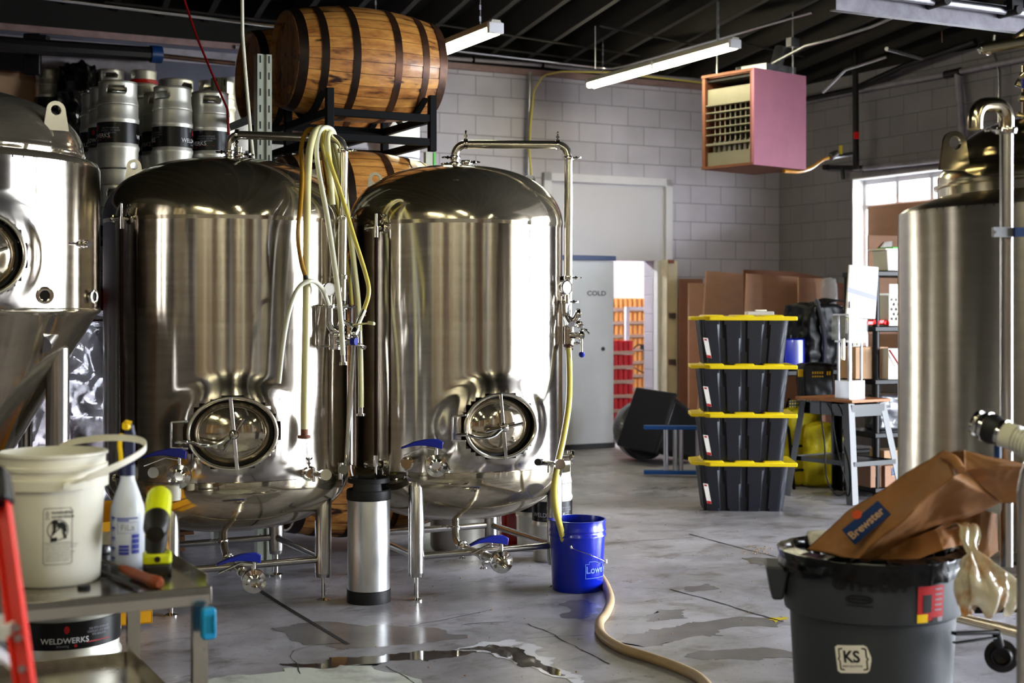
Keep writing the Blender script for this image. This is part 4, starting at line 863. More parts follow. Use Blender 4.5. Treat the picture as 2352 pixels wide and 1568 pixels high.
def lumpy(name, c, d, m, seed=1, amp=.05, n=14, rz=0, parent=None, fr=3.0, tag_=None, rnd=.35, top=1.0):
    from mathutils import noise
    g = G(); so = Vector((seed*3.1, seed*1.7, seed*.9))
    def face(ax, sg):
        def f(u, v):
            p = [0, 0, 0]; a, b = [(1, 2), (2, 0), (0, 1)][ax]; p[ax] = sg; p[a] = (u*2-1)*sg; p[b] = v*2-1
            q = Vector(p); s = q.normalized(); q = q*(1-rnd)+s*1.25*rnd
            k = 1+amp*2*(noise.noise(q*fr+so)+.5*noise.noise(q*fr*2.3+so)); tp = 1+(top-1)*(q.z*.5+.5)
            return Vector((q.x*d[0]/2*k*tp, q.y*d[1]/2*k*tp, q.z*d[2]/2*(1+amp*noise.noise(q*fr+so*2))))
        return f
    for ax in range(3):
        for sg in (-1, 1): g.grid(face(ax, sg), n, n)
    o = obj(name, g, m, parent, ang=80, loc=c, rz=rz)
    q = o.modifiers.new('w', 'WELD'); q.merge_threshold = .002
    return o
tag(lumpy('black_sack', P(180, 235, 12.1), (.28, .3, .62), 'black_bag', 3, .12), 'shiny black plastic sack between the far kegs at upper left', 'bag')
t = thing('storage_box', 'pale cardboard boxes on the far shelf at the left edge', 'box', P(20, 242, 12.3)); obj('carton', G().box((.0, 0, .13), (.5, .3, .26), rz=TH), 'cardboard_light', t); obj('carton_lid', G().box((.0, 0, .265), (.52, .32, .015), rz=TH), 'cardboard_dark', t)
# pallet rack with slotted uprights
up0 = P(608, HY, 8.2); up0.z = 0
t = thing('pallet_rack', 'pale slotted pallet rack beside the barrels, its red beam carrying the kegs', 'rack', up0, TH)
def upright(x, y, h):
    g = G(); w, d = .086, .07; a = .0028
    poly = [(-w/2, 0), (-.012, 0), (-.008, .012), (.008, .012), (.012, 0), (w/2, 0), (w/2, d), (w/2-.02, d), (w/2-.02, d-.003), (w/2-.003, d-.003), (w/2-.003, .003), (.014, .003), (.010, .015), (-.010, .015), (-.014, .003), (-w/2+.003, .003), (-w/2+.003, d-.003), (-w/2+.02, d-.003), (-w/2+.02, d), (-w/2, d)]
    g.sweep([(-px_, py_) for px_, py_ in poly], (x, y, 0), (x, y, h), (0, 1, 0))
    o = obj('upright', g, 'rack_grey', t)
    s = G()
    for k in range(int(h/.095)):
        for xx in (-.026, .026): s.box((x+xx, y-.0005, h-.03-.095*k), (.008, .002, .042))
    obj('slots', s, 'black_rubber', o, label='dark slots punched in the upright'); return o
for x in (0, -2.7):
    for y in (0, .93): upright(x, y, 2.94)
    obj('strut', G().bar((x, .03, 2.60), (x, .92, 2.60), .035, .035).bar((x, .03, .3), (x, .92, 1.2), .035, .035), 'rack_dark', t)
for y in (-.02, .95): obj('beam', G().box((-1.35, y, 1.52), (2.62, .045, .115)), 'red_paint', t, bevel=.004, label='red shelf beam')
obj('deck_board', G().box((-1.35, .47, 1.583), (2.62, 1.0, .02)), 'pallet', t)
q = P(984, 350, 9.9); t = thing('slotted_post', 'short pale post with a green edge beside the lower barrel', 'post', (q.x, q.y, 0), TH)
obj('post', G().box((0, 0, q.z/2), (.055, .04, q.z)), 'rack_grey', t); obj('edge_strip', G().box((.036, 0, q.z/2), (.014, .05, q.z)), 'green_plastic', t)
# ------------------------------------------------------------------ barrels
def make_barrel():
    t = thing('wine_barrel', 'b', 'barrel'); L, Rb, Rh, NS = .965, .354, .292, 30
    rr = lambda x: Rb-(Rb-Rh)*(2*x/L)**2
    g = G()
    for s in range(NS):
        a0 = 2*PI*s/NS+.004; a1 = 2*PI*(s+1)/NS-.004; jit = random.uniform(-.0015, .0015)
        def f(u, v): 
            x = -L/2+L*u; a = a0+(a1-a0)*v; r = rr(x)+jit+.001*math.sin(v*PI); return Vector((x, r*math.sin(a), Rb+r*math.cos(a)))
        g.grid(f, 18, 3)
    obj('staves', g, 'stave_gold', t, ang=30)
    obj('inner_barrel', G().grid(lambda u, v: Vector((-L/2+.01+(L-.02)*u, (rr(-L/2+L*u)-.012)*math.sin(2*PI*v), Rb+(rr(-L/2+L*u)-.012)*math.cos(2*PI*v))), 10, 40), 'dark_wood', t)
    for sx in (-1, 1):
        g = G(); R_ = Rh-.012
        for k in range(9):                                      # head boards
            y0 = -R_+2*R_*k/9+.001; y1 = -R_+2*R_*(k+1)/9-.001
            pts = [(y, math.sqrt(max(0, R_*R_-y*y))) for y in [y0+(y1-y0)*q/6 for q in range(7)]]
            vs = [(sx*(L/2-.035), y, Rb+z) for y, z in pts]+[(sx*(L/2-.035), y, Rb-z) for y, z in reversed(pts)]
            g.add(vs, [tuple(range(len(vs)))])
        h = obj('head', g, 'head_wood', t)
        obj('chime', G().grid(lambda u, v: Vector((sx*(L/2-.045+.045*u), (Rh-.014+.014*u*0)*math.sin(2*PI*v), Rb+(Rh-.014)*math.cos(2*PI*v))), 2, 48).grid(lambda u, v: Vector((sx*L/2, (Rh-.014+.014*u)*math.sin(2*PI*v), Rb+(Rh-.014+.014*u)*math.cos(2*PI*v))), 1, 48), 'head_wood', t)
        if sx < 0: obj('bung', G().cyl((-L/2+.036, -.02, Rb-.185), (-L/2+.026, -.02, Rb-.185), .026), 'stave_gold', h, label='pale round bung')
    for x, w, m in ((-.452, .056, 'hoop_dark'), (.452, .056, 'hoop_rust'), (-.325, .046, 'hoop_dark'), (.325, .046, 'hoop_rust'), (-.135, .046, 'hoop_dark'), (.135, .046, 'hoop_rust')):
        obj('hoop', G().grid(lambda u, v: Vector((x+w*(u-.5), (rr(x+w*(u-.5))+.004)*math.sin(2*PI*v), Rb+(rr(x+w*(u-.5))+.004)*math.cos(2*PI*v))), 2, 64).grid(lambda u, v: Vector((x+w*(.5-u*0)*(1 if x < 0 else -1), (rr(x)+.004*u-.002)*math.sin(2*PI*v), Rb+(rr(x)+.004*u-.002)*math.cos(2*PI*v))), 1, 64), m, t)
    return t
bar = make_barrel(); bc = P(822, 150, 8.87)
def bloc(k, lev):
    p = bc+V*(.75*k); p.z = bc.z-.354-lev*.89; return p
labs = {(0, 0): 'large golden oak barrel on top of the black rack, nearest and highest', (1, 0): 'darker oak barrel behind and left of the highest barrel', (0, 1): 'oak barrel lying in the rack between the two tall tanks, below the highest barrel', (1, 1): 'oak barrel with its dark head showing behind the draped hoses',
        (0, 2): 'third oak barrel down, hidden behind the gap between the tanks', (1, 2): 'third oak barrel down in the rear column', (0, 3): 'bottom oak barrel between the tank legs', (1, 3): 'bottom oak barrel in the rear column'}
for i, ((k, lev), lab) in enumerate(labs.items()):
    o = bar if i == 0 else copy_tree(bar); p = bloc(k, lev)
    if lev == 1: p -= U*.03
    if lev == 3: p.z = .06
    if lev == 2: p.z = bc.z-.354-1.76
    o.location = p; o.rotation_euler = (0, 0, TH); o['label'] = lab; o['group'] = 'oak barrels in the black racks'
    
def barrel_rack(zb, label, h=.34, foot=.0):
    p = bloc(0, 0); t = thing('barrel_rack', label, 'rack', (p.x, p.y, zb), TH, group='black steel barrel racks')
    for x in (-.33, .33):
        for y in (-.395, .375, 1.145):
            obj('post', G().box((x, y, h/2-foot/2), (.045, .045, h+foot)), 'black_steel', t, bevel=.003)
        obj('cross_rail', G().box((x, .375, .055), (.04, 1.54, .045)).box((x, .375, .20), (.04, 1.54, .045)), 'black_steel', t, bevel=.003)
        for y0 in (0, .75):
            for sy in (-1, 1): obj('cradle', G().bar((x, y0+sy*.10, .225), (x, y0+sy*.30, .335), .04, .012), 'black_steel', t)
    for y in (-.395, .375, 1.145): obj('side_rail', G().box((0, y, .055), (.70, .04, .045)).box((0, y, .20), (.70, .04, .045)), 'black_steel', t, bevel=.003)
    return t
barrel_rack(bc.z-.354-.205, 'black steel rack under the two highest barrels'); barrel_rack(bc.z-.354-.89-.205, 'black steel rack under the second layer of barrels'); barrel_rack(bc.z-.354-1.76-.205, 'black steel rack under the third layer of barrels')
# ------------------------------------------------------------------ low things behind and between the tanks
q = P(180, HY, 8.75); t = thing('wrapped_pallet', 'shrink-wrapped pallet of sacks behind the leg of the left fermenter', 'pallet', (q.x, q.y, 0), TH)
w = lumpy('wrapped_load', (0, 0, .77), (1.25, .95, 1.28), 'plastic_wrap', 5, .06, 34, parent=t, fr=3.4, rnd=.12)
g = G()
for k in range(6): g.box((0, -.40+.16*k, .115), (1.2, .10, .02))
for x in (-.5, 0, .5): g.box((x, 0, .055), (.09, .9, .09))
obj('pallet_boards', g, 'pallet', t)
q = P(250, HY, 6.6); 
for i in range(3):
    t = thing('parts_bin', ['bottom', 'middle', 'top'][i]+' yellow stacking bin behind the work table', 'bin', (q.x, q.y, .02+.19*i), TH, group='yellow stacking bins')
    obj('bin_body', G().box((0, 0, .01), (.34, .28, .01)).box((-.165, 0, .085), (.01, .28, .16)).box((.165, 0, .085), (.01, .28, .16)).box((0, .135, .085), (.34, .01, .16)).box((0, -.135, .055), (.34, .01, .10)), 'yellow_crate', t, bevel=.003)
kS = place(kA, (P(1268, HY, 8.35)*1), 'slim keg on the floor, lit white, just behind the blue bucket', .75); kS.location.z = 0
kS = place(kA, (P(1229, HY, 8.75)*1), 'slim keg on the floor in shade, behind the right leg of the right tank', -.3); kS.location.z = 0
q = P(1186, HY, 8.9); t = thing('red_container', 'glossy red drum standing under the right tank', 'container', (q.x, q.y, 0)); obj('drum', G().lathe([(0, 0), (.10, 0), (.105, .02), (.105, .40), (.09, .44), (0, .45)], 32), 'glass_red', t); obj('drum_lid', G().lathe([(.04, .45), (.045, .47), (0, .475)], 20), 'black_plastic', t)
q = P(1050, HY, 8.75); t = thing('steel_pot', 'short dull steel pot on the floor behind the right tank', 'pot', (q.x, q.y, 0)); obj('pot_body', G().lathe([(0, 0), (.155, 0), (.165, .02), (.165, .30), (.172, .31), (.16, .31), (.16, .03), (0, .02)], 40), 'keg_steel', t); obj('pot_handle', G().tube([(-.16, -.05, .24), (-.20, -.03, .24), (-.20, .03, .24), (-.16, .05, .24)], .006), 'chrome', t)
# small upright keg between the tanks
q = PF(847, 1380); t = thing('soda_keg', 'slim dented steel keg with black rubber top and foot, between the two tanks', 'keg', (q.x, q.y+.0, 0))
obj('body', G().lathe([(.0, .03), (.106, .03), (.1065, .05), (.1065, .525), (.100, .545), (.06, .56), (0, .565)], 48), 'aluminium', t, ang=50)
obj('foot_boot', G().lathe([(.100, .0), (.110, .0), (.111, .008), (.110, .062), (.107, .064)], 48), 'black_rubber', t)
g = G().lathe([(.1085, .515), (.110, .52), (.110, .56), (.106, .565), (.1, .56)], 48)
for a in (0, PI): g.grid(lambda u, v: Vector(((.108-.008*v)*math.sin(a+(u-.5)*1.5), -(.108-.008*v)*math.cos(a+(u-.5)*1.5), .555+.055*v)), 16, 4)
g.lathe([(.098, .600), (.104, .602), (.104, .622), (.097, .624), (.094, .61), (.098, .600)], 48)
obj('rubber_top', g, 'black_rubber', t, solid=.004)
g = G().cyl((-.055, -.03, .55), (-.055, -.03, .59), .012); obj('valve_post', g, 'chrome', t); obj('valve_cap', G().cyl((-.055, -.03, .59), (-.055, -.03, .612), .013), 'tool_yellow', t)
obj('lid', G().lathe([(0, .60), (.04, .597), (.045, .58), (.045, .56)], 28), 'chrome', t)
# blue bucket
q = PF(1326, 1352); t = thing('blue_bucket', 'blue plastic bucket on the floor with a hose hanging in it', 'bucket', (q.x, q.y, 0), 0)
prof = [(0, .0), (.128, .0), (.132, .006), (.1445, .28), (.1445, .285), (.152, .286), (.152, .292), (.1455, .30), (.1455, .312), (.151, .314), (.151, .320), (.146, .33), (.147, .362), (.152, .364), (.152, .37), (.143, .37), (.141, .30), (.126, .01), (0, .008)]
obj('bucket_body', G().lathe(prof, 56), 'blue_plastic', t, ang=40)
a0, a1 = rad(-58), rad(122); pa = Vector((.155*math.sin(rad(62)), -.155*math.cos(rad(62)), .245)); pts = []
def hb(k): 
    a = rad(-62+124*k); r = .163; return Vector((r*math.sin(a), -r*math.cos(a), .285-.13*k**1.2))
obj('wire_handle', G().tube([hb(.38), hb(.5), hb(.62), hb(.75), hb(.88), hb(.98), hb(1.0)], .0022, 8), 'chrome', t)
obj('handle_grip', G().cyl(hb(1.0)-Z3*.006, hb(1.0)+Z3*.014, .009).cyl(hb(.38), hb(.40)+Z3*.005, .008), 'white_plastic', t)
Rk = .139; f = on_cyl(Rk-.0015, rad(38), .10, .003)
g = G().text('Lowe\'s', .052, lambda x, y: f(x+.02, y+.02), bold=.001)
fr = [(-.055, -.022), (.10, -.022), (.10, .052), (.03, .052), (.0, .064), (-.035, .064), (-.035, .052), (-.055, .052)]
def strip(pts, w, ff):
    gg = G()
    for i in range(len(pts)):
        a, b = Vector(pts[i]), Vector(pts[(i+1) % len(pts)]); d = (b-a).normalized(); n = Vector((-d.y, d.x))*w
        N = 6
        vs = [ff(*(a+(b-a)*k/N+n*s)) for k in range(N+1) for s in (-1, 1)]; gg.add(vs, [(2*k, 2*k+1, 2*k+3, 2*k+2) for k in range(N)])
    return gg
g2 = strip(fr, .0014, f); g.add(g2.v, g2.f)
obj('bucket_print', g, 'print_pale', t, label='pale blue house-shaped outline with lettering')
# ------------------------------------------------------------------ hoses
def hose(pts, r, m, label, group=None, ends=None, n=12):
    ps = crom([Vector(p) for p in pts], 8); o = ps[0].copy(); t = thing('hose', label, 'hose', o, group=group)
    obj('hose_tube', G().tube([p-o for p in ps], r, n), m, t)
    for (k, rr, ll, mm) in (ends or []):
        a = ps[-1 if k else 0]; d = (a-ps[-2 if k else 1]).normalized()
        obj('ferrule', G().cyl(a-o-d*ll*.3, a-o+d*ll*.6, rr*.85).cyl(a-o+d*ll*.6, a-o+d*ll*.85, rr*1.5), mm, t)
    return t
HG = 'hoses draped over the left vent pipe'
Q = P
hose([Q(699, 985, 6.62), Q(700, 900, 6.62), Q(704, 700, 6.66), Q(705, 520, 6.72), Q(706, 420, 6.86), Q(712, 340, 6.96), Q(726, 301, 7.03), Q(748, 297, 7.12), Q(762, 318, 7.2), Q(770, 370, 7.22), Q(776, 470, 7.22), Q(782, 620, 7.15)], .0185, 'hose_cream', 'thick cream hose hanging straight down beside the oval door of the left tank', HG, [(0, .020, .05, 'wood_edge')])
hose([Q(701, 632, 6.66), Q(692, 600, 6.66), Q(685, 540, 6.66), Q(690, 470, 6.7), Q(694, 400, 6.86), Q(692, 340, 6.97), Q(704, 302, 7.03), Q(722, 299, 7.1), Q(738, 330, 7.18), Q(747, 390, 7.2), Q(755, 450, 7.1)], .0115, 'hose_amber', 'amber stained hose bulging left of the thick cream hose', HG, [(0, .012, .04, 'black_rubber')])
hose([Q(788, 815, 6.72), Q(782, 720, 6.72), Q(770, 620, 6.76), Q(752, 500, 6.82), Q(735, 410, 6.9), Q(727, 350, 6.98), Q(732, 307, 7.02), Q(746, 293, 7.08), Q(764, 300, 7.15), Q(772, 330, 7.2), Q(778, 400, 7.22), Q(790, 500, 7.2)], .0125, 'hose_white', 'milky printed hose ending in a steel ferrule below the gauge of the left tank', HG, [(0, .0125, .055, 'chrome')])
hose([Q(836, 712, 6.78), Q(847, 672, 6.78), Q(840, 630, 6.8), Q(812, 540, 6.85), Q(785, 450, 6.92), Q(762, 385, 6.97), Q(748, 330, 7.02), Q(745, 304, 7.06), Q(752, 296, 7.12), Q(765, 315, 7.2), Q(772, 380, 7.24), Q(775, 470, 7.24)], .0105, 'hose_yellow', 'yellow hose curving right to the keg coupler between the tanks', HG, [(0, .011, .03, 'hoop_rust')])
hose([Q(808, 700, 7.22), Q(802, 640, 7.22), Q(790, 560, 7.2), Q(776, 470, 7.15), Q(752, 380, 7.08), Q(738, 320, 7.04), Q(742, 300, 7.09), Q(756, 305, 7.17), Q(768, 360, 7.25)], .0105, 'hose_yellow', 'thin yellow hose hanging behind the vertical vent pipe', HG, n=10)
hose([Q(829, 935, 7.12), Q(829, 880, 7.12), Q(827, 790, 7.14), Q(822, 690, 7.18), Q(812, 600, 7.2), Q(800, 500, 7.22), Q(786, 400, 7.2), Q(770, 330, 7.16), Q(760, 306, 7.1), Q(752, 318, 7.02), Q(757, 380, 7.0), Q(764, 470, 7.0)], .0145, 'hose_cream', 'cream hose reaching lowest in the gap between the tanks, with a steel end fitting', HG, [(0, .0155, .05, 'chrome')])
hose([Q(640, 880, 6.50), Q(650, 790, 6.50), Q(664, 715, 6.54), Q(685, 662, 6.58), Q(714, 645, 6.62), Q(738, 660, 6.7), Q(754, 698, 6.86)], .0115, 'hose_white', 'short milky hose arching from the gauge and hanging over the left tank', HG)
hose([Q(1306, 800, 7.56), Q(1308, 860, 7.52), Q(1306, 930, 7.42), Q(1295, 1000, 7.30), Q(1280, 1070, 7.22), Q(1273, 1120, 7.22), Q(1277, 1170, 7.27), Q(1290, 1222, 7.36), Q(1304, 1280, 7.40)], .0165, 'hose_yellow', 'yellowish hose running from the right tank down into the blue bucket', None, [(0, .018, .02, 'hoop_rust')], 16)
hose([PF(1378, 1322, .02), PF(1392, 1345, .02), PF(1402, 1378, .02), PF(1392, 1408, .02), PF(1377, 1430, .02), PF(1383, 1458, .02), PF(1425, 1487, .02), PF(1500, 1512, .02), PF(1570, 1538, .02), PF(1612, 1562, .02), PF(1650, 1610, .02)], .0215, 'hose_floor', 'thick tan hose snaking over the floor from behind the blue bucket', None, None, 18)
q = Q(826, 738, 6.78); t = thing('keg_coupler', 'keg coupler with a cream lever hanging on a yellow hose between the tanks', 'coupler', q)
L = lambda a, b, Y: P(a, b, Y)-q
obj('coupler_body', G().cyl(L(836, 712, 6.78), L(818, 752, 6.75), .014).lathe([(.010, -.02), (.022, -.012), (.024, .012), (.016, .03)], 24, aim(L(813, 762, 6.74), L(836, 720, 6.78)-L(813, 762, 6.74))), 'chrome', t)
obj('lever', G().sweep([(-.012, -.004), (.012, -.004), (.012, .004), (-.012, .004)], L(812, 746, 6.74), L(858, 741, 6.70), (0, 0, 1)).sweep([(-.012, -.006), (.012, -.006), (.012, .012), (-.012, .006)], L(846, 742, 6.71), L(860, 744, 6.70), (0, 0, 1)), 'hose_cream', t, bevel=.002)
obj('side_barb', G().cyl(L(815, 755, 6.75), L(785, 735, 6.8), .008).cyl(L(808, 748, 6.76), L(790, 738, 6.8), .011), 'chrome', t)
q = Q(826, 780, 7.1); t = thing('hose_clamp_valve', 'steel valve and cap hanging beside the keg coupler', 'valve', q)
obj('valve_body', G().cyl(L(0, 0, 1)*0+P(826, 760, 7.08)-q, P(826, 792, 7.08)-q, .012).cyl(P(820, 790, 7.08)-q, P(838, 798, 7.05)-q, .012).cyl(P(800, 744, 7.05)-q, P(822, 760, 7.05)-q, .013), 'chrome', t)
# ------------------------------------------------------------------ stack of totes
def make_tote():
    t = thing('storage_tote', 'b', 'tote'); w, d, h = .655, .44, .335
    g = G(); per = []
    def ring(z, s):
        W, D = w*s, d*s; pts = []
        base = rrect(W, D, .05, 5)
        return base
    # ribbed tapered body
    def side(z0):
        k = (z0/h); s = .88+.12*k; W, D = w*s/2, d*s/2; pts = []
        n = 200
        for i in range(n):
            a = i/n*4; e = int(a); f = a-e
            c = [(-W, -D), (W, -D), (W, D), (-W, D)]; p, q = Vector(c[e]), Vector(c[(e+1) % 4]); L = (q-p).length
            m = p+(q-p)*f; nn = Vector(((q-p).y, -(q-p).x))/L
            x = (f-.5)*L; cyc = L/4.0 if e % 2 == 0 else L/3.0
            ph = ((x/cyc)+.5*(0 if e % 2 else 1)+10) % 1.0; wd = .10+.10*(1-k)
            inn = .018 if abs(ph-.5) < wd else 0
            cr = min(1, min(f, 1-f)*L/.05); m = m-nn*inn+nn*0
            if cr < 1: m = m-nn*.03*(1-cr)**2
            pts.append((m.x, m.y, z0))
        return pts
    zs = [0, .02, .10, .2, .30, h]; vs = []
    for z in zs: vs += side(z)
    n = 200; fs = [(i*n+k, i*n+(k+1) % n, (i+1)*n+(k+1) % n, (i+1)*n+k) for i in range(len(zs)-1) for k in range(n)]+[tuple(reversed(range(n)))]
    obj('tote_body', G().add(vs, fs), 'tote_black', t, ang=30)
    out = []; W, D = .76, .50
    pts = []
    for (x, y) in [(-W/2+.13, -D/2), (W/2-.0, -D/2), (W/2, D/2), (-W/2+.13, D/2), (-W/2, D/2-.10), (-W/2, -D/2+.12)]: pts.append((x, y))
    g = G().prism(pts, .028, Matrix.Translation((0, 0, h-.005)))
    for x in (-.22, .0, .21): g.frustum((x, 0, h+.022), (.15, D-.01), (.13, D-.03), .012)
    g.frustum((-.02, 0, h+.02), (W-.18, D-.14), (W-.2, D-.16), .006)
    obj('tote_lid', g, 'tote_yellow', t, bevel=.005, label='yellow snap lid')
    for sx in (-1, 1): pass
    l = obj('paper_label', G().add([(-.268, -.222, .06), (-.236, -.222, .055), (-.262, -.222, .20), (-.297, -.222, .205)], [(0, 1, 2, 3)]).add([(-.267, -.2225, .06), (-.237, -.2225, .056), (-.241, -.2225, .075), (-.271, -.2225, .08)], [(0, 1, 2, 3)], 1).add([(-.288, -.2225, .185), (-.268, -.2225, .182), (-.270, -.2225, .195), (-.290, -.2225, .198)], [(0, 1, 2, 3)], 1), ['paper', 'ink_red'], t)
    return t
tote = make_tote(); q0 = PF(1712, 1174)
for i, lab in enumerate(('bottom black tote with a yellow lid, standing on the floor', 'second black tote from the floor in the yellow-lidded stack', 'third black tote from the floor in the yellow-lidded stack', 'topmost black tote of the yellow-lidded stack')):
    o = tote if i == 0 else copy_tree(tote); o.location = (q0.x+.0, q0.y+.20, .353*i); o.rotation_euler = (0, 0, rad(-3)); o['label'] = lab; o['group'] = 'yellow-lidded black totes'
p = Vector((q0.x+.14, q0.y+.22, 1.425)); t = thing('clear_tray', 'small clear plastic tray on top of the tote stack', 'tray', p); obj('tray', G().box((0, 0, .015), (.20, .12, .03)), 'clear_plastic', t, bevel=.006); obj('tray_lid', G().box((.01, 0, .036), (.08, .05, .012)), 'white_plastic', t, bevel=.003)
# ------------------------------------------------------------------ flattened cardboard against the back wall
def sheet(poly, Y, lab, m='cardboard', th=.02, rz=TH, slope=0, mk=None):
    """poly in photo pixels, on an upright plane through the floor at depth Y"""
    c = P(sum(p[0] for p in poly)/len(poly), HY, Y); c.z = 0; d = Vector((math.cos(rz), math.sin(rz), 0)); pts = []
    for (px, py) in poly:
        r = (px-HX)/F; s = (c.y*r-c.x)/(d.x-d.y*r); Yp = c.y+d.y*s; pts.append((s, max(.0, EYE+(HY-py)*Yp/F)))
    t = thing('cardboard_sheet' if 'card' in m else 'board', lab, 'cardboard' if 'card' in m else 'board', c, rz)
    o = obj('flat_carton' if 'card' in m else 'panel', G().prism(pts, th, Matrix.Rotation(PI/2, 4, 'X')), m, t)
    if mk: mk(t, pts)
    return t
sheet([(1558, 640), (1612, 640), (1612, 1100), (1558, 1100)], 15.4, 'dark flattened carton at the far left of the leaning cardboard', 'cardboard_dark')
sheet([(1536, 684), (1562, 684), (1562, 1100), (1536, 1100)], 15.6, 'dark red board standing beside the cold room door frame', 'red_paint', .05)
sheet([(1580, 650), (1640, 650), (1700, 1100), (1580, 1100)], 15.0, 'narrow brown carton between the dark one and the tall one', 'cardboard')
sheet([(1620, 622), (1706, 628), (1706, 1100), (1596, 1100)], 14.7, 'tall flattened carton with a slanted left edge, left of the widest one', 'cardboard')
sheet([(1706, 619), (1820, 624), (1885, 636), (1885, 1080), (1706, 1080)], 14.6, 'dark flattened carton behind the widest one', 'cardboard_dark')
sheet([(1713, 628), (1832, 636), (1832, 1060), (1696, 1060)], 14.1, 'widest light brown flattened carton above the totes', 'cardboard')
sheet([(1832, 638), (1893, 640), (1893, 1040), (1832, 1040)], 13.9, 'flattened carton right of the widest one, behind the black bag', 'cardboard')
sheet([(1893, 645), (1945, 652), (1945, 1040), (1893, 1040)], 14.2, 'dark brown carton left of the paper-covered filler', 'cardboard_dark')  # darker cardboard tone than the neighbouring carton
t = tag(lumpy('plastic_film', P(1905, 672, 13.7), (.13, .03, .26), 'clear_plastic', 11, .16), 'crumpled clear film hanging over the cardboard', 'plastic film')
# ------------------------------------------------------------------ things on the floor left of the totes
q = P(1552, HY, 13.6); q.z = 0; t = thing('tipped_bin', 'big black plastic bin lying tipped behind the blue-railed ladder', 'bin', q, TH)
Xb = Matrix.Translation((0, .1, .30)) @ Matrix.Rotation(rad(-68), 4, 'Y') @ Matrix.Rotation(rad(8), 4, 'X')
g = G().frustum((0, 0, -.28), (.40, .42), (.56, .54), .60, Xb); g2 = G().frustum((0, 0, .30), (.60, .58), (.60, .58), .04, Xb)
obj('bin_body', g, 'black_plastic', t, bevel=.05); obj('bin_rim', g2, 'black_plastic', t, bevel=.015)
q = P(1472, HY, 14.0); q.z = .29; t = thing('rubber_wheel', 'dark round tub end left of the tipped black bin', 'tub', q, TH); obj('tub', G().lathe([(0, -.12), (.25, -.12), (.29, -.02), (.30, .08), (.27, .10), (0, .08)], 36, Matrix.Rotation(PI/2, 4, 'X')), 'grey_bag', t)
q = PF(1493, 1093); t = thing('step_ladder', 'blue-railed aluminium ladder lying on its side before the black bin', 'ladder', (q.x, q.y, 0), rad(-4))
for z in (.035, .43): obj('side_rail', G().box((.42, 0, z), (.95, .07, .035)), 'blue_dark' if z > 1 else 'rail_blue', t, bevel=.005)
for x in (.14, .22, .27, .42, .52, .68, .82): obj('rung', G().cyl((x, 0, .05), (x, 0, .42), .022, n=14), 'silver_rung', t)
# behind the totes: bag, blue jug, tool bag, yellow sacks
def at0(px, py_base, Y): p = P(px, py_base, Y); return p
q = at0(1850, 845, 12.2); zt = q.z
t = thing('utility_cart', 'black plastic cart top behind the totes, carrying the black bag', 'cart', (q.x, q.y, 0), TH)
obj('cart_top', G().box((.1, .1, zt-.03), (1.2, .6, .05)), 'black_plastic', t, bevel=.01)
for x in (-.45, .65):
    for y in (-.15, .35): obj('leg', G().box((x, y, zt/2), (.05, .05, zt-.06)), 'black_plastic', t)
obj('cart_shelf', G().box((.1, .1, .25), (1.2, .6, .04)), 'black_plastic', t, bevel=.01)
q = at0(1812, 845, 12.0); t = thing('blue_jug', 'blue plastic jug beside the topmost tote', 'jug', q, .3); obj('jug_body', G().prism(rrect(.22, .20, .04), .25), 'blue_plastic', t, bevel=.012); obj('cap', G().cyl((0, 0, .25), (0, 0, .28), .03), 'black_plastic', t)
q = P(1872, 770, 12.3); t = thing('black_bag', 'bulky black fabric bag with a grey strap, behind the filler stand', 'bag', q, TH)
lumpy('bag_body', (0, 0, -.0), (.42, .34, .54), 'black_plastic', 21, .10, parent=t, rnd=.2)
obj('strap', G().tube(crom([(-.06, -.19, -.27), (-.06, -.20, -.05), (-.10, -.20, .16), (-.11, -.16, .28), (-.07, -.10, .30), (-.04, -.10, .27)], 6), .020, 8), 'grey_bag', t)
obj('bag_flap', G().grid(lambda u, v: Vector((-.02+.24*u, -.15+.2*v, .25+.05*math.sin(u*2.2)+.02*v)), 10, 6), 'black_plastic', t, solid=.01)
q = P(1871, 912, 11.6); t = thing('tool_bag', 'black tool bag with yellow lettering and a yellow tab', 'bag', q, rad(8))
lumpy('bag_body', (0, 0, .14), (.25, .20, .28), 'black_plastic', 22, .04, parent=t, rnd=.25, n=12)
obj('yellow_tab', G().box((-.135, -.06, .20), (.05, .03, .06)), 'trigger_yellow', t, bevel=.004)
g = G()
for k in range(5):
    g.box((-.055+.02*k, -.113, .205), (.013, .002, .02)); g.box((-.055+.02*k, -.113, .175), (.013, .002, .012))
for k in range(2): g.box((.07+.02*k, -.105, .20), (.012, .002, .03))
obj('yellow_print', g, 'trigger_yellow', t)
q = P(1865, HY, 12.0); q.z = 0
for i, (px, Y, sx, sz, lab) in enumerate(((1835, 11.9, .34, .62, 'yellow plastic sack behind the totes, left'), (1885, 11.8, .30, .50, 'yellow plastic sack behind the legs of the black stand'))):
    c = P(px, HY, Y); c.z = sz/2+.02; tag(lumpy('yellow_sack', c, (sx, .26, sz), 'chair_yellow', 30+i, .10, rnd=.2), lab, 'sack', 'yellow sacks')
q = PF(1868, 1128); t = thing('folding_chair', 'black tubular chair frame in front of the yellow sacks', 'chair', (q.x, q.y+.3, 0), TH)
g = G().tube(crom([(-.2, -.1, 0), (-.16, 0, .35), (-.1, .12, .62), (-.05, .15, .72)], 6), .014, 10); obj('back_leg', g, 'black_steel', t)
obj('back_leg', G().tube(crom([(.22, -.1, 0), (.22, 0, .35), (.2, .12, .62), (.15, .15, .72)], 6), .014, 10), 'black_steel', t)
obj('seat_rail', G().tube([(-.17, 0, .34), (.22, 0, .34)], .012).tube([(-.2, -.06, .15), (.22, -.06, .15)], .012), 'black_steel', t)
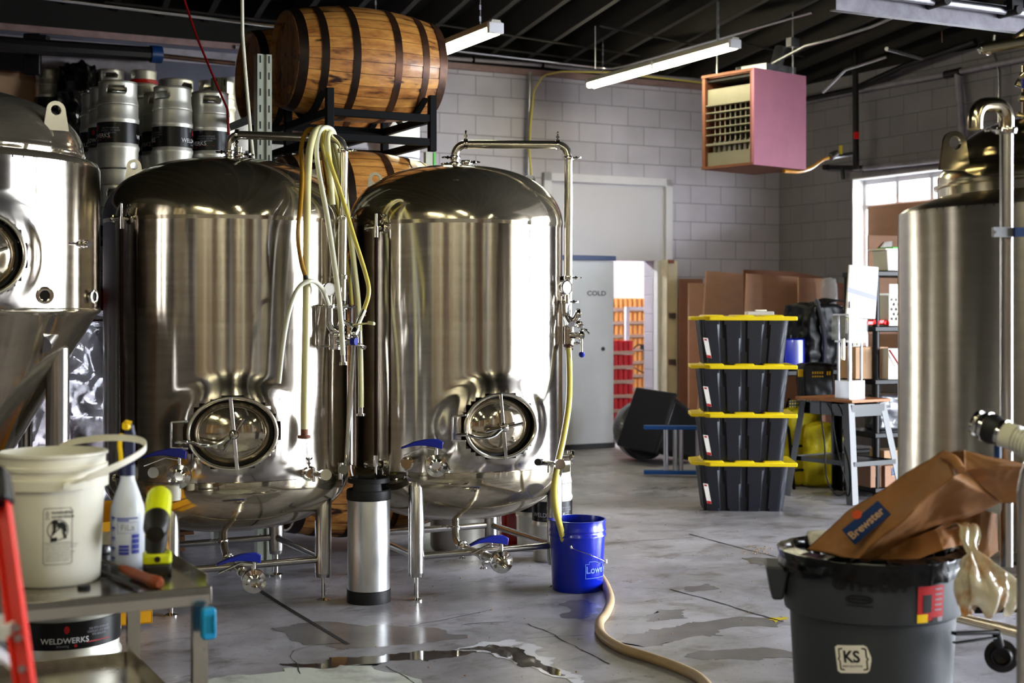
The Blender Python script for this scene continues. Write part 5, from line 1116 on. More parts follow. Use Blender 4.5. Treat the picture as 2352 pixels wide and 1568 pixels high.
obj('mesh_back', G().box((.04, .11, .55), (.26, .015, .32)), 'grid_mesh', t)
# ------------------------------------------------------------------ black stand with the bottle filler
na = PF(1965, 1160); T = thing('machine_stand', 'black splayed-leg stand with a wooden top carrying the bottle filler', 'stand', (na.x, na.y, 0), rad(33))
ztop = .765; wx, wy = .40, .58       # local x = toward right corner, y = away left
fe = [(0, 0), (.50, -.02), (-.02, .70), (.50, .70)]; tp = [(.05, .09), (.39, .09), (.05, .60), (.39, .60)]
def leg_g(a, b, sx, sy):
    g = G(); A_1, B_1 = Vector((*a, 0)), Vector((*b, ztop-.01))
    g.bar(A_1, B_1, .062, .004, (0, 1, 0)); g.bar(A_1+Vector((-sx*.030, sy*.03, 0)), B_1+Vector((-sx*.030, sy*.03, 0)), .004, .062, (0, 1, 0)); return g
for a, b, sx, sy in zip(fe, tp, (1, -1, 1, -1), (1, 1, -1, -1)): obj('leg', leg_g(a, b, sx, sy), 'stand_black', T)
def mid(i, z): return Vector((*fe[i], 0)).lerp(Vector((*tp[i], ztop)), z/ztop)
g = G()
for i, j in ((0, 1), (0, 2), (1, 3), (2, 3)):
    obj('rail', G().bar(mid(i, .70), mid(j, .70), .004, .09), 'stand_black', T); obj('lower_rail', G().bar(mid(i, .30), mid(j, .30), .012, .035), 'stand_black', T)
a, b, c, d = [mid(i, .31) for i in (0, 1, 3, 2)]; obj('lower_shelf', G().add([a, b, c, d, a-Z3*.015, b-Z3*.015, c-Z3*.015, d-Z3*.015], [(0, 1, 2, 3), (7, 6, 5, 4), (0, 4, 5, 1), (1, 5, 6, 2), (2, 6, 7, 3), (3, 7, 4, 0)]), 'stand_black', T)
obj('stand_top', G().box((.22, .345, ztop+.008), (.42, .60, .022)), 'wood_top', T, bevel=.003)
zf = ztop+.019; Rz = T.matrix_basis if False else Matrix.Translation(T.location) @ Matrix.Rotation(rad(33), 4, 'Z')
fo = Rz @ Vector((.17, .22, zf)); t = thing('bottle_filler', 'steel bottle filling machine with acrylic guard, its top covered by a white card', 'machine', fo, rad(33))
obj('base_box', G().box((0, 0, .07), (.17, .15, .14)), 'aluminium', t, bevel=.003)
for x, y in ((-.065, -.055), (.065, -.055), (-.065, .055), (.065, .055)): obj('column_rod', G().cyl((x, y, .14), (x, y, .64), .011, n=14), 'silver_rung', t)
obj('guard', G().box((0, -.085, .545), (.19, .004, .19)).box((-.10, 0, .545), (.004, .18, .19)).box((.10, 0, .545), (.004, .18, .19)), 'acrylic', t)
obj('crossplate', G().box((0, 0, .44), (.17, .15, .015)).box((0, 0, .645), (.19, .17, .012)), 'aluminium', t)
obj('filling_head', G().cyl((0, 0, .20), (0, 0, .27), .018).cyl((0, 0, .27), (0, 0, .42), .006).cyl((-.02, 0, .50), (-.02, 0, .62), .02).cyl((.04, -.02, .48), (.04, -.02, .62), .015).cyl((-.105, -.03, .30), (-.105, -.03, .46), .017).cyl((.03, -.04, .405), (.03, -.04, .44), .03).box((-.085, -.09, .72), (.025, .02, .05)), 'chrome', t)
c = Rz @ Vector((.16, .14, 1.42)); 
t = thing('paper_cover', 'white card sheet with a strip of grey tape standing on the bottle filler', 'card', c, rad(12))
Xp = Matrix.Rotation(rad(4), 4, 'Y')
obj('card', G().box((.03, 0, .185), (.245, .02, .40), Xp), 'paper', t, bevel=.006)
obj('tape_strip', G().sweep([(-.012, -.001), (.012, -.001), (.012, .001), (-.012, .001)], Xp @ Vector((-.095, -.012, .185)), Xp @ Vector((.15, -.012, .135)), (0, 0, 1)).box((.03, -.0115, .16), (.235, .002, .035), Xp @ Matrix.Rotation(rad(0), 4, 'Y')) if False else G().add([Xp @ Vector(p) for p in ((-.092, -.0112, .175), (.152, -.0112, .125), (.152, -.0112, .165), (-.092, -.0112, .215))], [(0, 1, 2, 3)]), 'tape', t)
pc = crom([Rz @ Vector(v) for v in ((.05, .30, .775), (.0, .25, .72), (-.03, .18, .5), (-.05, .10, .30), (-.04, .05, .12), (-.08, .12, .07), (-.10, .2, .2), (-.06, .26, .45), (-.02, .34, .66), (.02, .38, .775))], 7)
t = thing('power_cord', 'black power cord looping down from the black stand', 'cord', pc[0]); obj('cord', G().tube([p-pc[0] for p in pc], .0055, 8), 'black_rubber', t)
# ------------------------------------------------------------------ black plastic shelving at the right wall
sf = PF(2012, 1140); sf.z = 0; t = thing('plastic_shelving', 'black plastic shelf unit crowded with boxes, left of the wide right tank', 'shelving', sf, rad(20))
TZ = [.07, .50, .92, 1.335, 1.77]
for z in TZ:
    o = obj('shelf', G().box((.43, .20, z-.02), (.92, .46, .045)), 'black_plastic', t, bevel=.008)
for x in (.0, .86):
    for y in (.0, .40): obj('post', G().cyl((x, y, 0), (x, y, 1.76), .028, n=16), 'black_plastic', t)
def onshelf(px, dv, k):
    r = (px-HX)/F; a, b = Vector((math.cos(rad(20)), math.sin(rad(20)), 0)), Vector((-math.sin(rad(20)), math.cos(rad(20)), 0)); o = sf+b*dv
    s = (o.y*r-o.x)/(a.x-a.y*r); p = o+a*s; p.z = TZ[k]+.004; return p
p = onshelf(2050, .18, 4); t = thing('lidded_bin', 'white plastic bin with a green lid on the top shelf', 'bin', p, rad(20))
obj('bin_body', G().frustum((0, 0, 0), (.22, .18), (.26, .21), .17), 'white_plastic', t, bevel=.01); obj('bin_rim', G().box((0, 0, .172), (.30, .24, .014)), 'white_plastic', t, bevel=.003); obj('bin_lid', G().box((.05, 0, .186), (.24, .20, .016)), 'green_plastic', t, bevel=.005)
p = onshelf(2066, .13, 3)
t = thing('laundry_basket', 'white perforated basket with a cut-out handle on the upper shelf', 'basket', p, rad(20)); W_, Hh = .38, .33
def hole_panel(g, w, h, X, mi=0):
    # panel as a fine grid with faces left out where the holes are
    nx, nz = 72, 60
    def ok(x, z):
        ax = x; e = ((x)/.085)**2+((z-h+.035)/.018)**2
        if e < 1: return False
        for r_ in range(5):
            for c_ in range(-4, 5):
                cx = c_*.042+(.021 if r_ % 2 else 0); cz = .055+r_*.038
                if (x-cx)**2+(z-cz)**2 < .0115**2: return False
        return True
    vs = [X @ Vector(((i/nx-.5)*w, 0, j/nz*h)) for j in range(nz+1) for i in range(nx+1)]
    fs = [(j*(nx+1)+i, j*(nx+1)+i+1, (j+1)*(nx+1)+i+1, (j+1)*(nx+1)+i) for j in range(nz) for i in range(nx) if ok(((i+.5)/nx-.5)*w, (j+.5)/nz*h)]
    g.add(vs, fs, mi)
g = G(); hole_panel(g, W_, Hh, Matrix.Translation((0, -.13, 0))); obj('front_panel', g, 'white_plastic', t, solid=.004)
obj('basket_body', G().box((0, .13, .13), (W_, .006, .26)).box((-W_/2, 0, .12), (.006, .26, .24)).box((W_/2, 0, .12), (.006, .26, .24)).box((0, 0, .005), (W_, .26, .008)), 'white_plastic', t)
p = onshelf(2004, -.02, 3); t = thing('clamp_pile', 'red plastic clamps lying at the left end of the upper shelf', 'clamp', p, rad(25))
for k in range(5): obj('clamp_jaw', G().box((-.04+.045*k, .01*k, .025+.008*(k % 2)), (.06, .05, .035), rz=.5*k).cyl((-.03+.045*k, 0, .02), (.03+.045*k, .05, .04), .012), 'red_plastic', t, bevel=.006)
p = onshelf(2000, .22, 3); tag(lumpy('clear_sack', p+Vector((0, 0, .08)), (.16, .12, .16), 'clear_plastic', 8, .08, n=10), 'small clear plastic bag beside the red clamps', 'bag')
for i, (px, dv, k, w, d, h, m, lab) in enumerate(((1972, .12, 2, .20, .22, .25, 'cardboard_light', 'open brown carton on the middle shelf, behind the filler'), (2006, .10, 2, .11, .24, .25, 'cardboard', 'narrow brown carton right beside the shelf post'), (2045, .02, 2, .22, .26, .24, 'white_plastic', 'white bin at the right of the middle shelf'),
        (2062, .25, 1, .5, .2, .28, 'grey_bag', 'dark grey wrapped load on the lower shelf'), (1994, .10, 0, .12, .24, .17, 'cardboard', 'small brown box on the lowest shelf, left'), (2034, .05, 0, .15, .2, .17, 'cardboard', 'brown box with a blue printed panel on the lowest shelf'), (2050, .3, 0, .3, .2, .26, 'cardboard_light', 'pale carton at the back of the lowest shelf'))):
    p = onshelf(px, dv, k); t = thing('carton' if 'card' in m else 'shelf_bin', lab, 'box', p, rad(20))
    if m == 'grey_bag': lumpy('wrapped_load', (0, 0, h/2), (w, d, h), m, 9, .06, parent=t, rnd=.1)
    else: obj('box_body', G().box((0, 0, h/2), (w, d, h)), m, t, bevel=.003)
    if 'card' in m: obj('box_tape', G().box((0, -d/2-.0008, h*.75), (.03, .0015, h*.5)), 'cardboard_light', t)
    if 'blue' in lab: obj('blue_print', G().box((.03, -d/2-.001, h*.72), (.09, .002, h*.36)), 'blue_dark', t); obj('lettering', G().text('ULINE', .03, lambda x, y: (.03+x, -d/2-.003, h*.70+y)), 'ink_grey', t)
p = onshelf(2040, .0, 2); t = thing('red_rod', 'dark red rod leaning against the white bin', 'rod', p+Vector((0, -.15, .1))); obj('rod', G().cyl((-.03, 0, .13), (.06, .02, 0), .008), 'red_paint', t)
p = P(2028, 578, 13.0); t = thing('note_paper', 'curled white paper pinned in front of the window cardboard', 'paper', p, TH); obj('sheet', G().add([(-.07, 0, -.10), (.10, 0, -.10), (.11, 0, .10), (.02, 0, .09), (-.06, -.01, .02)], [(0, 1, 2, 3, 4)]), 'paper', t, solid=.003)
obj('backing', G().box((.02, .03, -.3), (.34, .02, .9)), 'cardboard', t)
# ------------------------------------------------------------------ pallets of cans inside the cold room
def can_pallet(px, v, n_layers, cm, lab, nx=7, nz=None):
    u = ub(px, v); t = thing('can_pallet', lab, 'pallet', RM(u, v, 0), TH, group='pallets of cans in the cold room')
    obj('pallet_base', G().box((0, .4, .11), (.9, .8, .03)).box((-.35, .4, .05), (.1, .8, .09)).box((.35, .4, .05), (.1, .8, .09)).box((0, .4, .015), (.9, .8, .02)), 'pallet', t)
    for k in range(n_layers):
        z = .13+.165*k; w = obj('can_layer', G().box((0, .4, z+.02), (.88, .78, .04)), 'can_tray', t)
        g = G()
        for i in range(13): g.cyl((-.405+.0675*i, .045, z+.04), (-.405+.0675*i, .045, z+.155), .032, n=12)
        for i in range(11): g.cyl((-.41, .11+.0675*i, z+.04), (-.41, .11+.0675*i, z+.155), .032, n=12); g.cyl((.41, .11+.0675*i, z+.04), (.41, .11+.0675*i, z+.155), .032, n=12)
        g.box((0, .42, z+.09), (.76, .68, .10)); obj('can_row', g, cm, w)
    return t
can_pallet(1412-30, .75, 6, 'can_red', 'pallet of red cans just inside the cold room door'); can_pallet(1472, 1.9, 9, 'can_orange', 'taller pallet of orange cans deeper in the cold room')
q = RM(ub(1440, 1.3), 1.3, 0); t = thing('pallet_jack', 'white upright frame with a cable inside the cold room', 'frame', q, TH)
obj('mast', G().box((0, 0, .75), (.05, .04, 1.5)).box((.25, 0, 1.48), (.5, .04, .04)), 'white_paint', t); obj('control_box', G().box((.22, -.05, 1.02), (.10, .05, .06)).box((.22, -.05, .93), (.03, .03, .12)), 'dark_pipe', t)
obj('cable', G().tube(crom([(.05, -.06, 1.0), (.12, -.08, 1.05), (.28, -.08, 1.0), (.33, -.08, .85), (.2, -.08, .72), (.05, -.08, .78)], 6), .008, 8), 'hoop_rust', t)
# ------------------------------------------------------------------ FOREGROUND LEFT: work table
fc = Vector((-.846, 4.01, 0)); TT = thing('work_table', 'stainless work table at lower left carrying the white bucket and tools', 'table', fc, TH)
zt = .69; LX, LY = 1.15, .92
obj('table_top', G().box((-LX/2, LY/2, zt-.012), (LX, LY, .024)).box((-LX/2, .004, zt-.026), (LX, .008, .052)).box((-.004, LY/2, zt-.026), (.008, LY, .052)).box((-LX/2, LY-.004, zt-.026), (LX, .008, .052)), 'cart_steel', TT, bevel=.002)
obj('raised_edge', G().box((-.003, LY/2+.02, zt+.010), (.004, LY-.04, .032)).box((-LX/2, LY-.003, zt+.016), (LX, .004, .034)), 'cart_steel', TT)
for x in (-.03, -LX+.04):
    for y in (.03, LY-.04):
        obj('leg', G().sweep([(-.021, -.021), (.021, -.021), (.021, -.017), (-.017, -.017), (-.017, .021), (-.021, .021)], (x, y, 0), (x, y, zt-.02), (0, 1, 0)).box((x+.0, y, .35), (.036, .036, .66)), 'cart_steel', TT)
obj('lower_shelf', G().box((-LX/2, LY/2, .285), (LX-.06, LY-.06, .012)).box((-LX/2, LY-.03, .30), (LX-.06, .004, .04)).box((-LX/2, .03, .285), (LX-.06, .004, .04)).box((-.03, LY/2, .30), (.004, LY-.06, .04)), 'cart_steel', TT)
p = P(475, 1428, 3.97); t = thing('door_clip', 'bright cyan plastic clip fastened to the front leg of the work table', 'clip', p, TH); obj('clip_body', G().prism(rrect(.040, .088, .010), .030, Matrix.Rotation(PI/2, 4, 'X') @ Matrix.Translation((0, 0, -.0))), 'cyan_clip', t, bevel=.005); obj('clip_ridge', G().box((.012, -.034, 0), (.010, .012, .05)), 'cyan_clip', t, bevel=.003)
def tb(px, py):                       # point on the table top
    Y = (EYE-zt)*F/(py-HY); return P(px, py, Y)
bk = Vector((-1.325, 4.10, zt+.001)); t = thing('white_bucket', 'white plastic bucket with a warning label on the work table', 'bucket', bk)
prof = [(0, .0), (.128, .0), (.133, .006), (.1445, .27), (.156, .272), (.157, .300), (.146, .302), (.147, .322), (.154, .324), (.155, .334), (.148, .337), (.149, .360), (.155, .363), (.155, .370), (.143, .372), (.140, .30), (.126, .012), (0, .01)]
obj('bucket_body', G().lathe(prof, 64), 'white_plastic', t, ang=40)
def hd(k):
    a = rad(-115+k*206); r = .168+.055*math.sin(k*PI); return Vector((r*math.sin(a)*1.0, -r*math.cos(a), .32+.06*math.sin(k*PI)))
hp = [Vector((.085, -.142, .290)), Vector((.15, -.13, .312)), Vector((.225, -.07, .345)), Vector((.265, .0, .375)), Vector((.245, .05, .395)), Vector((.17, .10, .40)), Vector((.07, .14, .392)), Vector((-.02, .158, .37)), Vector((-.06, .155, .31))]
hh = crom(hp, 8); g = G(); N = len(hh)
ups = Z3
vs = []
for i, pnt in enumerate(hh):
    d = (hh[min(i+1, N-1)]-hh[max(i-1, 0)]).normalized(); s = d.cross(Z3).normalized(); wd = .016 if 6 < i < N-6 else .009
    for a_, b_ in ((-1, -1), (1, -1), (1, 1), (-1, 1)): vs.append(pnt+s*a_*.0025+Z3*b_*wd*.6)
g.add(vs, [(4*i+k, 4*i+(k+1) % 4, 4*i+4+(k+1) % 4, 4*i+4+k) for i in range(N-1) for k in range(4)]+[(0, 3, 2, 1), (4*N-4, 4*N-3, 4*N-2, 4*N-1)])
obj('bucket_handle', g, 'white_plastic', t, bevel=.001); obj('handle_boss', G().cyl((.080, -.132, .288), (.090, -.152, .286), .011), 'white_plastic', t)
Rl = .1395; fl = lambda x, y: on_cyl(.133+.0115*((y+.145)/.27), rad(24), .145, .0015)(x, y)
g = strip([(q_[0], q_[1]) for q_ in rrect(.078, .158, .008, 3)], .0007, fl)
def tx(s, size, x, y, al='LEFT', b=.0002): 
    gg = G().text(s, size, lambda a, c_: fl(a+x, c_+y), align=al, bold=b); g.add(gg.v, gg.f)
tx('WARNING', .0125, -.018, .066); tx('ADVERTENCIA', .0095, -.018, .054)
for yy in (.066, .054):
    gg = strip([(-.033, yy-.005), (-.023, yy-.005), (-.028, yy+.005)], .0006, fl); g.add(gg.v, gg.f)
    gg = G().text('!', .008, lambda a, c_: fl(a-.028, c_+yy)); g.add(gg.v, gg.f)
def disc(cx, cy, rx, ry, n=16): g.add([fl(cx+rx*math.cos(2*PI*i/n), cy+ry*math.sin(2*PI*i/n)) for i in range(n)], [tuple(range(n))])
# pictogram: child leaning over a bucket, struck out
gg = strip([(.0+.028*math.cos(2*PI*i/28), .018+.028*math.sin(2*PI*i/28)) for i in range(28)], .0011, fl); g.add(gg.v, gg.f)
disc(-.008, .040, .0085, .0075)
for poly in ([(-.004, .038), (.012, .040), (.022, .030), (.024, .012), (.014, .010), (.010, .022), (-.002, .026)], [(-.014, .034), (-.004, .032), (-.006, .016), (-.012, .004), (-.017, .006), (-.013, .018)], [(.012, .012), (.018, .012), (.024, -.006), (.018, -.008)], [(-.020, -.004), (-.002, -.002), (-.003, -.014), (-.020, -.016)]):
    g.add([fl(*q_) for q_ in poly], [tuple(range(len(poly)))])
gg = strip([(-.020, -.002), (.020, .038), (.019, .039), (-.021, -.001)], .0008, fl); g.add(gg.v, gg.f)
gg = strip([(-.037, -.018), (.037, -.018), (.037, -.0184), (-.037, -.0184)], .0004, fl); g.add(gg.v, gg.f)
for k, s_ in enumerate(('Children can fall into bucket and drown.', 'Keep children away from bucket with', 'even a small amount of liquid.', 'Los ninos pueden caerse en el balde', 'y ahogarse. Mantenga a los ninos', 'alejados del balde aun con una', 'pequena cantidad de liquido.')): tx(s_, .0056, -.034, -.024-.0072*k, b=0)
obj('warning_label', g, 'ink_black', t, label='black printed warning label')
# spray bottle
p = tb(293, 1302); t = thing('spray_bottle', 'white spray bottle with blue and yellow trigger, standing beside the white bucket', 'bottle', p)
obj('bottle', G().lathe([(0, 0), (.046, 0), (.050, .006), (.051, .16), (.049, .185), (.036, .225), (.025, .255), (.021, .268), (.021, .284), (0, .284)], 40), 'bottle_plastic', t, ang=50)
obj('neck_collar', G().lathe([(0, .278), (.024, .278), (.023, .310), (.015, .318), (0, .318)], 24), 'trigger_blue', t)
g = G().prism([(-.014, -.03), (.014, -.03), (.016, .055), (.010, .085), (-.006, .092), (-.016, .06)], .026, Matrix.Translation((.006, .013, .345)) @ Matrix.Rotation(PI/2, 4, 'X')); obj('trigger_head', g, 'trigger_blue', t, bevel=.004)
obj('trigger', G().tube(crom([(-.014, -.010, .405), (-.020, -.014, .375), (-.018, -.012, .345), (-.016, -.012, .318)], 5), .0075, 8).cyl((.004, -.012, .425), (.0, -.03, .428), .010).tube([(-.010, -.008, .43), (0, -.01, .44), (.014, -.008, .435)], .007, 8), 'trigger_yellow', t)
fb = on_cyl(.051, rad(6), .10, .0008); g = G()
for k in range(5):
    g.add([fb(x-.040, y+.055-.030*k) for x, y in ((-.009, -.003), (.0, -.003), (.009, -.003), (.009, .003), (0, .003), (-.009, .003))], [(0, 1, 2, 3, 4, 5)]); g.add([fb(x-.040, y+.048-.030*k) for x, y in ((-.009, -.001), (.0, -.001), (.007, -.001), (.007, .001), (0, .001), (-.009, .001))], [(0, 1, 2, 3, 4, 5)])
for (x0, x1, y0, y1) in ((-.018, .012, -.055, -.046), (-.018, .012, -.044, -.036), (-.018, .012, -.034, -.026), (.020, .044, -.052, -.040), (.020, .044, -.038, -.024), (.020, .044, -.022, -.008), (.020, .044, -.006, .006), (-.026, .040, .052, .056), (-.024, .012, .046, .050)):
    g.add([fb(x0+(x1-x0)*i/4, y) for i in range(5) for y in (y0, y1)], [(2*i, 2*i+2, 2*i+3, 2*i+1) for i in range(4)])
gg = strip([(-.022, .010), (.040, .010), (.040, .042), (-.022, .042)], .0005, fb); g.add(gg.v, gg.f)
gg = G().text('FiLa', .026, lambda x, y: fb(x+.008, y+.026)); g.add(gg.v, gg.f, 1)
obj('printed_scale', g, ['ink_blue', 'ink_grey'], t, label='blue printed scale and text')
# cordless driver
p = tb(361, 1318); t = thing('cordless_drill', 'black and lime yellow cordless drill standing on its battery on the work table', 'drill', p, rad(15))
obj('battery', G().prism(rrect(.082, .074, .014), .034), 'tool_black', t, bevel=.006)
obj('battery_cap', G().prism(rrect(.084, .076, .014), .030, Matrix.Translation((0, 0, .034))), 'tool_yellow', t, bevel=.006)
obj('logo_badge', G().lathe([(0, 0), (.009, 0), (.009, .002), (0, .002)], 16, aim((.0, -.039, .05), (0, -1, 0))), 'tool_black', t)
obj('grip', G().grid(lambda u, v: Vector(((.026+.004*math.sin(v*5))*math.cos(2*PI*u)-.004+.010*v, (.028)*math.sin(2*PI*u), .06+.13*v)), 28, 10, cu=True), 'tool_black', t)
hx = G().lathe([(0, -.035), (.028, -.035), (.036, -.02), (.038, .02), (.037, .08), (.030, .11), (0, .11)], 28, aim((.006, .03, .214), (-.05, -.6, -.28)))
obj('motor_housing', hx, 'tool_yellow', t); obj('chuck', G().lathe([(.033, .09), (.037, .10), (.036, .15), (.026, .18), (0, .182)], 24, aim((.006, .03, .214), (-.05, -.6, -.28))), 'tool_black', t)
# hammer, brush and cap
a, b = tb(222, 1292), tb(362, 1352); o_ = a+Vector((0, 0, .016)); d = (b-a); t = thing('wood_handled_tool', 'tool with a worn brown wooden handle lying in front of the drill', 'tool', o_)
f_ = lambda k, z=0: d*k+Vector((0, 0, z))
obj('handle', G().tube([f_(.42), f_(.5), f_(.6), f_(.75), f_(.85), f_(.93), f_(1.0), f_(1.03)], .01, 16, rads=[.008, .013, .015, .0145, .015, .019, .019, .010]), 'wood_handle', t)
obj('shank', G().tube([f_(-.05), f_(.1), f_(.25), f_(.44)], .006, 10), 'chrome', t)
a, b = tb(212, 1310), tb(318, 1358); o_ = a+Vector((0, 0, .008)); d = b-a; t = thing('pliers', 'dark pliers lying partly under the wooden tool', 'tool', o_); obj('arm', G().tube([f_(0), f_(.3), f_(.6, .002), f_(1.0)], .006, 8), 'black_rubber', t); obj('jaw', G().tube([Vector((.01, -.02, 0)), f_(.35), f_(.8, .004)+Vector((0, .03, 0))], .006, 8), 'tool_black', t)
p = tb(236, 1278); t = thing('dark_pad', 'dark round scouring pad beside the base of the spray bottle', 'pad', p+Vector((0, 0, .0))); obj('pad_body', G().lathe([(0, 0), (.026, 0), (.028, .02), (.022, .035), (0, .037)], 20), 'grey_bag', t); obj('pad_rim', G().lathe([(.027, .008), (.029, .012), (.027, .016)], 20), 'black_rubber', t)
p = tb(193, 1352); t = thing('round_lid', 'small black cap by the foot of the white bucket', 'cap', p); obj('cap', G().lathe([(0, 0), (.018, 0), (.018, .008), (.015, .010), (0, .010)], 24), 'black_rubber', t); obj('cap_ring', G().lathe([(.018, .002), (.019, .003), (.018, .004)], 24), 'black_plastic', t)
# half barrel keg under the table
kB = make_keg(.203, .59, True, rot=-.12); q = P(146, HY, 5.28)
place(kB, (q.x, q.y, 0), 'large half barrel keg on the floor behind the work table, its black wrap showing', 0, first=True)
# step ladder at the left edge
la, lb = P(-8, 1085, 2.9), P(66, 1640, 2.62); t = thing('step_ladder', 'red fibreglass step ladder rail with a black cap at the lower left corner', 'ladder', la)
o_ = la; d = lb-la; n_ = Vector((0, -1, .2)).normalized()
obj('side_rail', G().sweep([(-.018, -.012), (.018, -.012), (.018, .012), (.013, .012), (.013, -.007), (-.013, -.007), (-.013, .012), (-.018, .012)], d*.08, d*1.05, (0, -1, .1)), 'red_fiberglass', t, bevel=.001)
obj('top_cap', G().sweep([(-.024, -.02), (.022, -.02), (.022, .03), (-.024, .03)], d*-.0, d*.15, (0, -1, .1)), 'black_plastic', t, bevel=.008)
for k in (.66, .70, .82): obj('rivet', G().lathe([(0, .0), (.0075, 0), (.006, .004), (0, .005)], 14, aim(d*k+Vector((.004, -.014, 0)), (0, -1, .1))), 'silver_rung', t)
obj('step', G().bar(d*.66+Vector((-.30, .03, -.0)), d*.68+Vector((-.01, .03, 0)), .09, .03), 'white_paint', t)
obj('brace', G().bar(d*.72+Vector((-.16, .05, .05)), d*.88+Vector((.0, .03, 0)), .03, .004), 'white_paint', t)
# ------------------------------------------------------------------ FOREGROUND RIGHT: trash can
tc_ = P(2003, HY, 4.60); tc_.z = 0; t = thing('trash_can', 'round grey rubbish can with stickers and a black liner, at lower right', 'trash can', tc_)
HC = .695; RT, RB = .272, .235
rr_ = lambda z: RB+(RT-RB)*z/HC
prof = [(0, .0), (RB-.01, 0), (RB, .01), (rr_(.50), .50), (rr_(.505)+.016, .508), (rr_(.52)+.018, .525), (rr_(.60)+.012, .62), (rr_(.66)+.012, HC-.03), (RT+.020, HC-.02), (RT+.022, HC-.005), (RT+.012, HC), (RT-.002, HC-.005), (RB-.004, .03), (0, .02)]
obj('can_body', G().lathe(prof, 72), 'grey_bin', t, ang=40)
for a0 in (rad(-97), rad(83)):
    X = Matrix.Rotation(a0, 4, 'Z') @ Matrix.Translation((0, -(RT+.02), HC-.10))
    obj('carry_handle', G().frustum((0, -.012, -.06), (.13, .035), (.17, .075), .11, X), 'grey_bin', t, bevel=.008)
from mathutils import noise as _n
def lin_(u, v):
    a = 2*PI*u; dz = .072+.018*_n.noise(Vector((math.cos(a)*2.2, math.sin(a)*2.2, 3)))+.008*_n.noise(Vector((a*6, 0, 0))); r0 = RT+.027+.004*_n.noise(Vector((a*9, v*3, 1)))
    if v < .5: k = v/.5; return Vector(((r0+.003*math.sin(k*9))*math.sin(a), -(r0)*math.cos(a), HC+.012-dz*(1-k)))
    k = (v-.5)/.5; r = RT-.012-.03*k+.012*_n.noise(Vector((a*5, k*4, 2))); return Vector((r*math.sin(a), -r*math.cos(a), HC+.012+.01*math.sin(k*PI)-.14*k))
obj('bin_liner', G().grid(lin_, 160, 16, cu=True), 'liner', t, ang=80)
fc_ = lambda a0, z0: (lambda x, y: Vector(((rr_(z0+y)+.001)*math.sin(a0+x/.26), -(rr_(z0+y)+.001)*math.cos(a0+x/.26), z0+y)))
f = lambda x, y: fc_(rad(-31), .395)(x, y)
def patch(g, x0, x1, y0, y1, ff, mi=0, n=8, off=0):
    def q_(x, y): p_ = ff(x, y); h = Vector((p_.x, p_.y, 0)).normalized()*off; return p_+h
    g.add([q_(x0+(x1-x0)*i/n, y) for i in range(n+1) for y in (y0, y1)], [(2*i, 2*i+2, 2*i+3, 2*i+1) for i in range(n)], mi)
f = fc_(rad(-27), .395); g = G()
KW, KH = .054, .043
out = [(-KW+.008, -KH), (KW-.012, -KH), (KW-.004, -KH+.008), (KW-.004, -.010), (KW+.004, 0), (KW-.004, .010), (KW-.004, KH-.008), (KW-.012, KH), (-KW+.008, KH), (-KW, KH-.008), (-KW, -KH+.008)]
def tilt(x, y, a=rad(6)): return x*math.cos(a)-y*math.sin(a), x*math.sin(a)+y*math.cos(a)
def fk(x, y): x, y = tilt(x, y); return f(x, y)
def fk2(o): return lambda x, y: (lambda p_: p_+Vector((p_.x, p_.y, 0)).normalized()*o)(fk(x, y))
ff0 = fk2(.0006)
cols_ = [-KW+KW*2.04*i/12 for i in range(13)]
def yr(x): 
    return KH*(.85 if x < -KW+.006 or x > KW-.008 else 1) if x < KW-.003 else .006
g.add([ff0(x, s_*yr(x)) for x in cols_ for s_ in (-1, 1)], [(2*i, 2*i+2, 2*i+3, 2*i+1) for i in range(12)])
gg = G().text('KS', .050, lambda x, y: fk2(.0014)(x*.95-.004, y+.006), bold=.0016); g.add(gg.v, gg.f, 1)
gg = G().text('BREW SOLUTIONS', .0075, lambda x, y: fk2(.0014)(x-.004, y-.022), bold=.0002); g.add(gg.v, gg.f, 2)
for s_ in (-1, 1):
    br = [(s_*.030, .034), (s_*.043, .032), (s_*.043, .006), (s_*.048, 0), (s_*.043, -.006), (s_*.043, -.032), (s_*.030, -.034), (s_*.030, -.032), (s_*.041, -.030), (s_*.041, -.006), (s_*.045, 0), (s_*.041, .006), (s_*.041, .030), (s_*.030, .032)]
    gg = strip(br, .0012, fk2(.0014)); g.add(gg.v, gg.f, 2)
obj('round_sticker', g, ['paper', 'ink_black', 'brown_tube'], t, label='cream bracket-shaped KS sticker')
fz = lambda x, y: (lambda p_: p_+Vector((p_.x, p_.y, 0)).normalized()*.018)(fc_(rad(24), .565)(x*1, y))
g = G(); patch(g, -.045, .045, -.045, .062, fz, 0); patch(g, -.046, -.012, -.050, -.024, fz, 1, off=.001); patch(g, -.028, .0, -.02, .035, fz, 2, off=.001)
for k in range(5): patch(g, .012, .038, .048-.016*k, .053-.016*k, fz, 3, off=.001)
patch(g, .006, .020, -.050, -.036, fz, 2, off=.001); patch(g, .024, .042, -.050, -.036, fz, 3, off=.001)
obj('product_sticker', g, ['ink_red', 'trigger_yellow', 'ink_black', 'ink_grey'], t, label='red sticker with a yellow corner')
fm = lambda x, y: (lambda p_: p_+Vector((p_.x, p_.y, 0)).normalized()*.0165)(fc_(rad(-22), .585)(x, y))
g = G()
for s_, k in ((.038, .013), (.034, .010)):
    gg = strip([(s_*math.cos(2*PI*i/24), k*math.sin(2*PI*i/24)) for i in range(24)], .0012, fm); g.add(gg.v, gg.f)
patch(g, -.03, .03, -.003, .003, fm, 0, off=.0005); patch(g, -.038, .038, -.022, -.019, fm, 0, off=.0005)
obj('maker_mark', g, 'black_plastic', t, label='dark oval moulded mark')
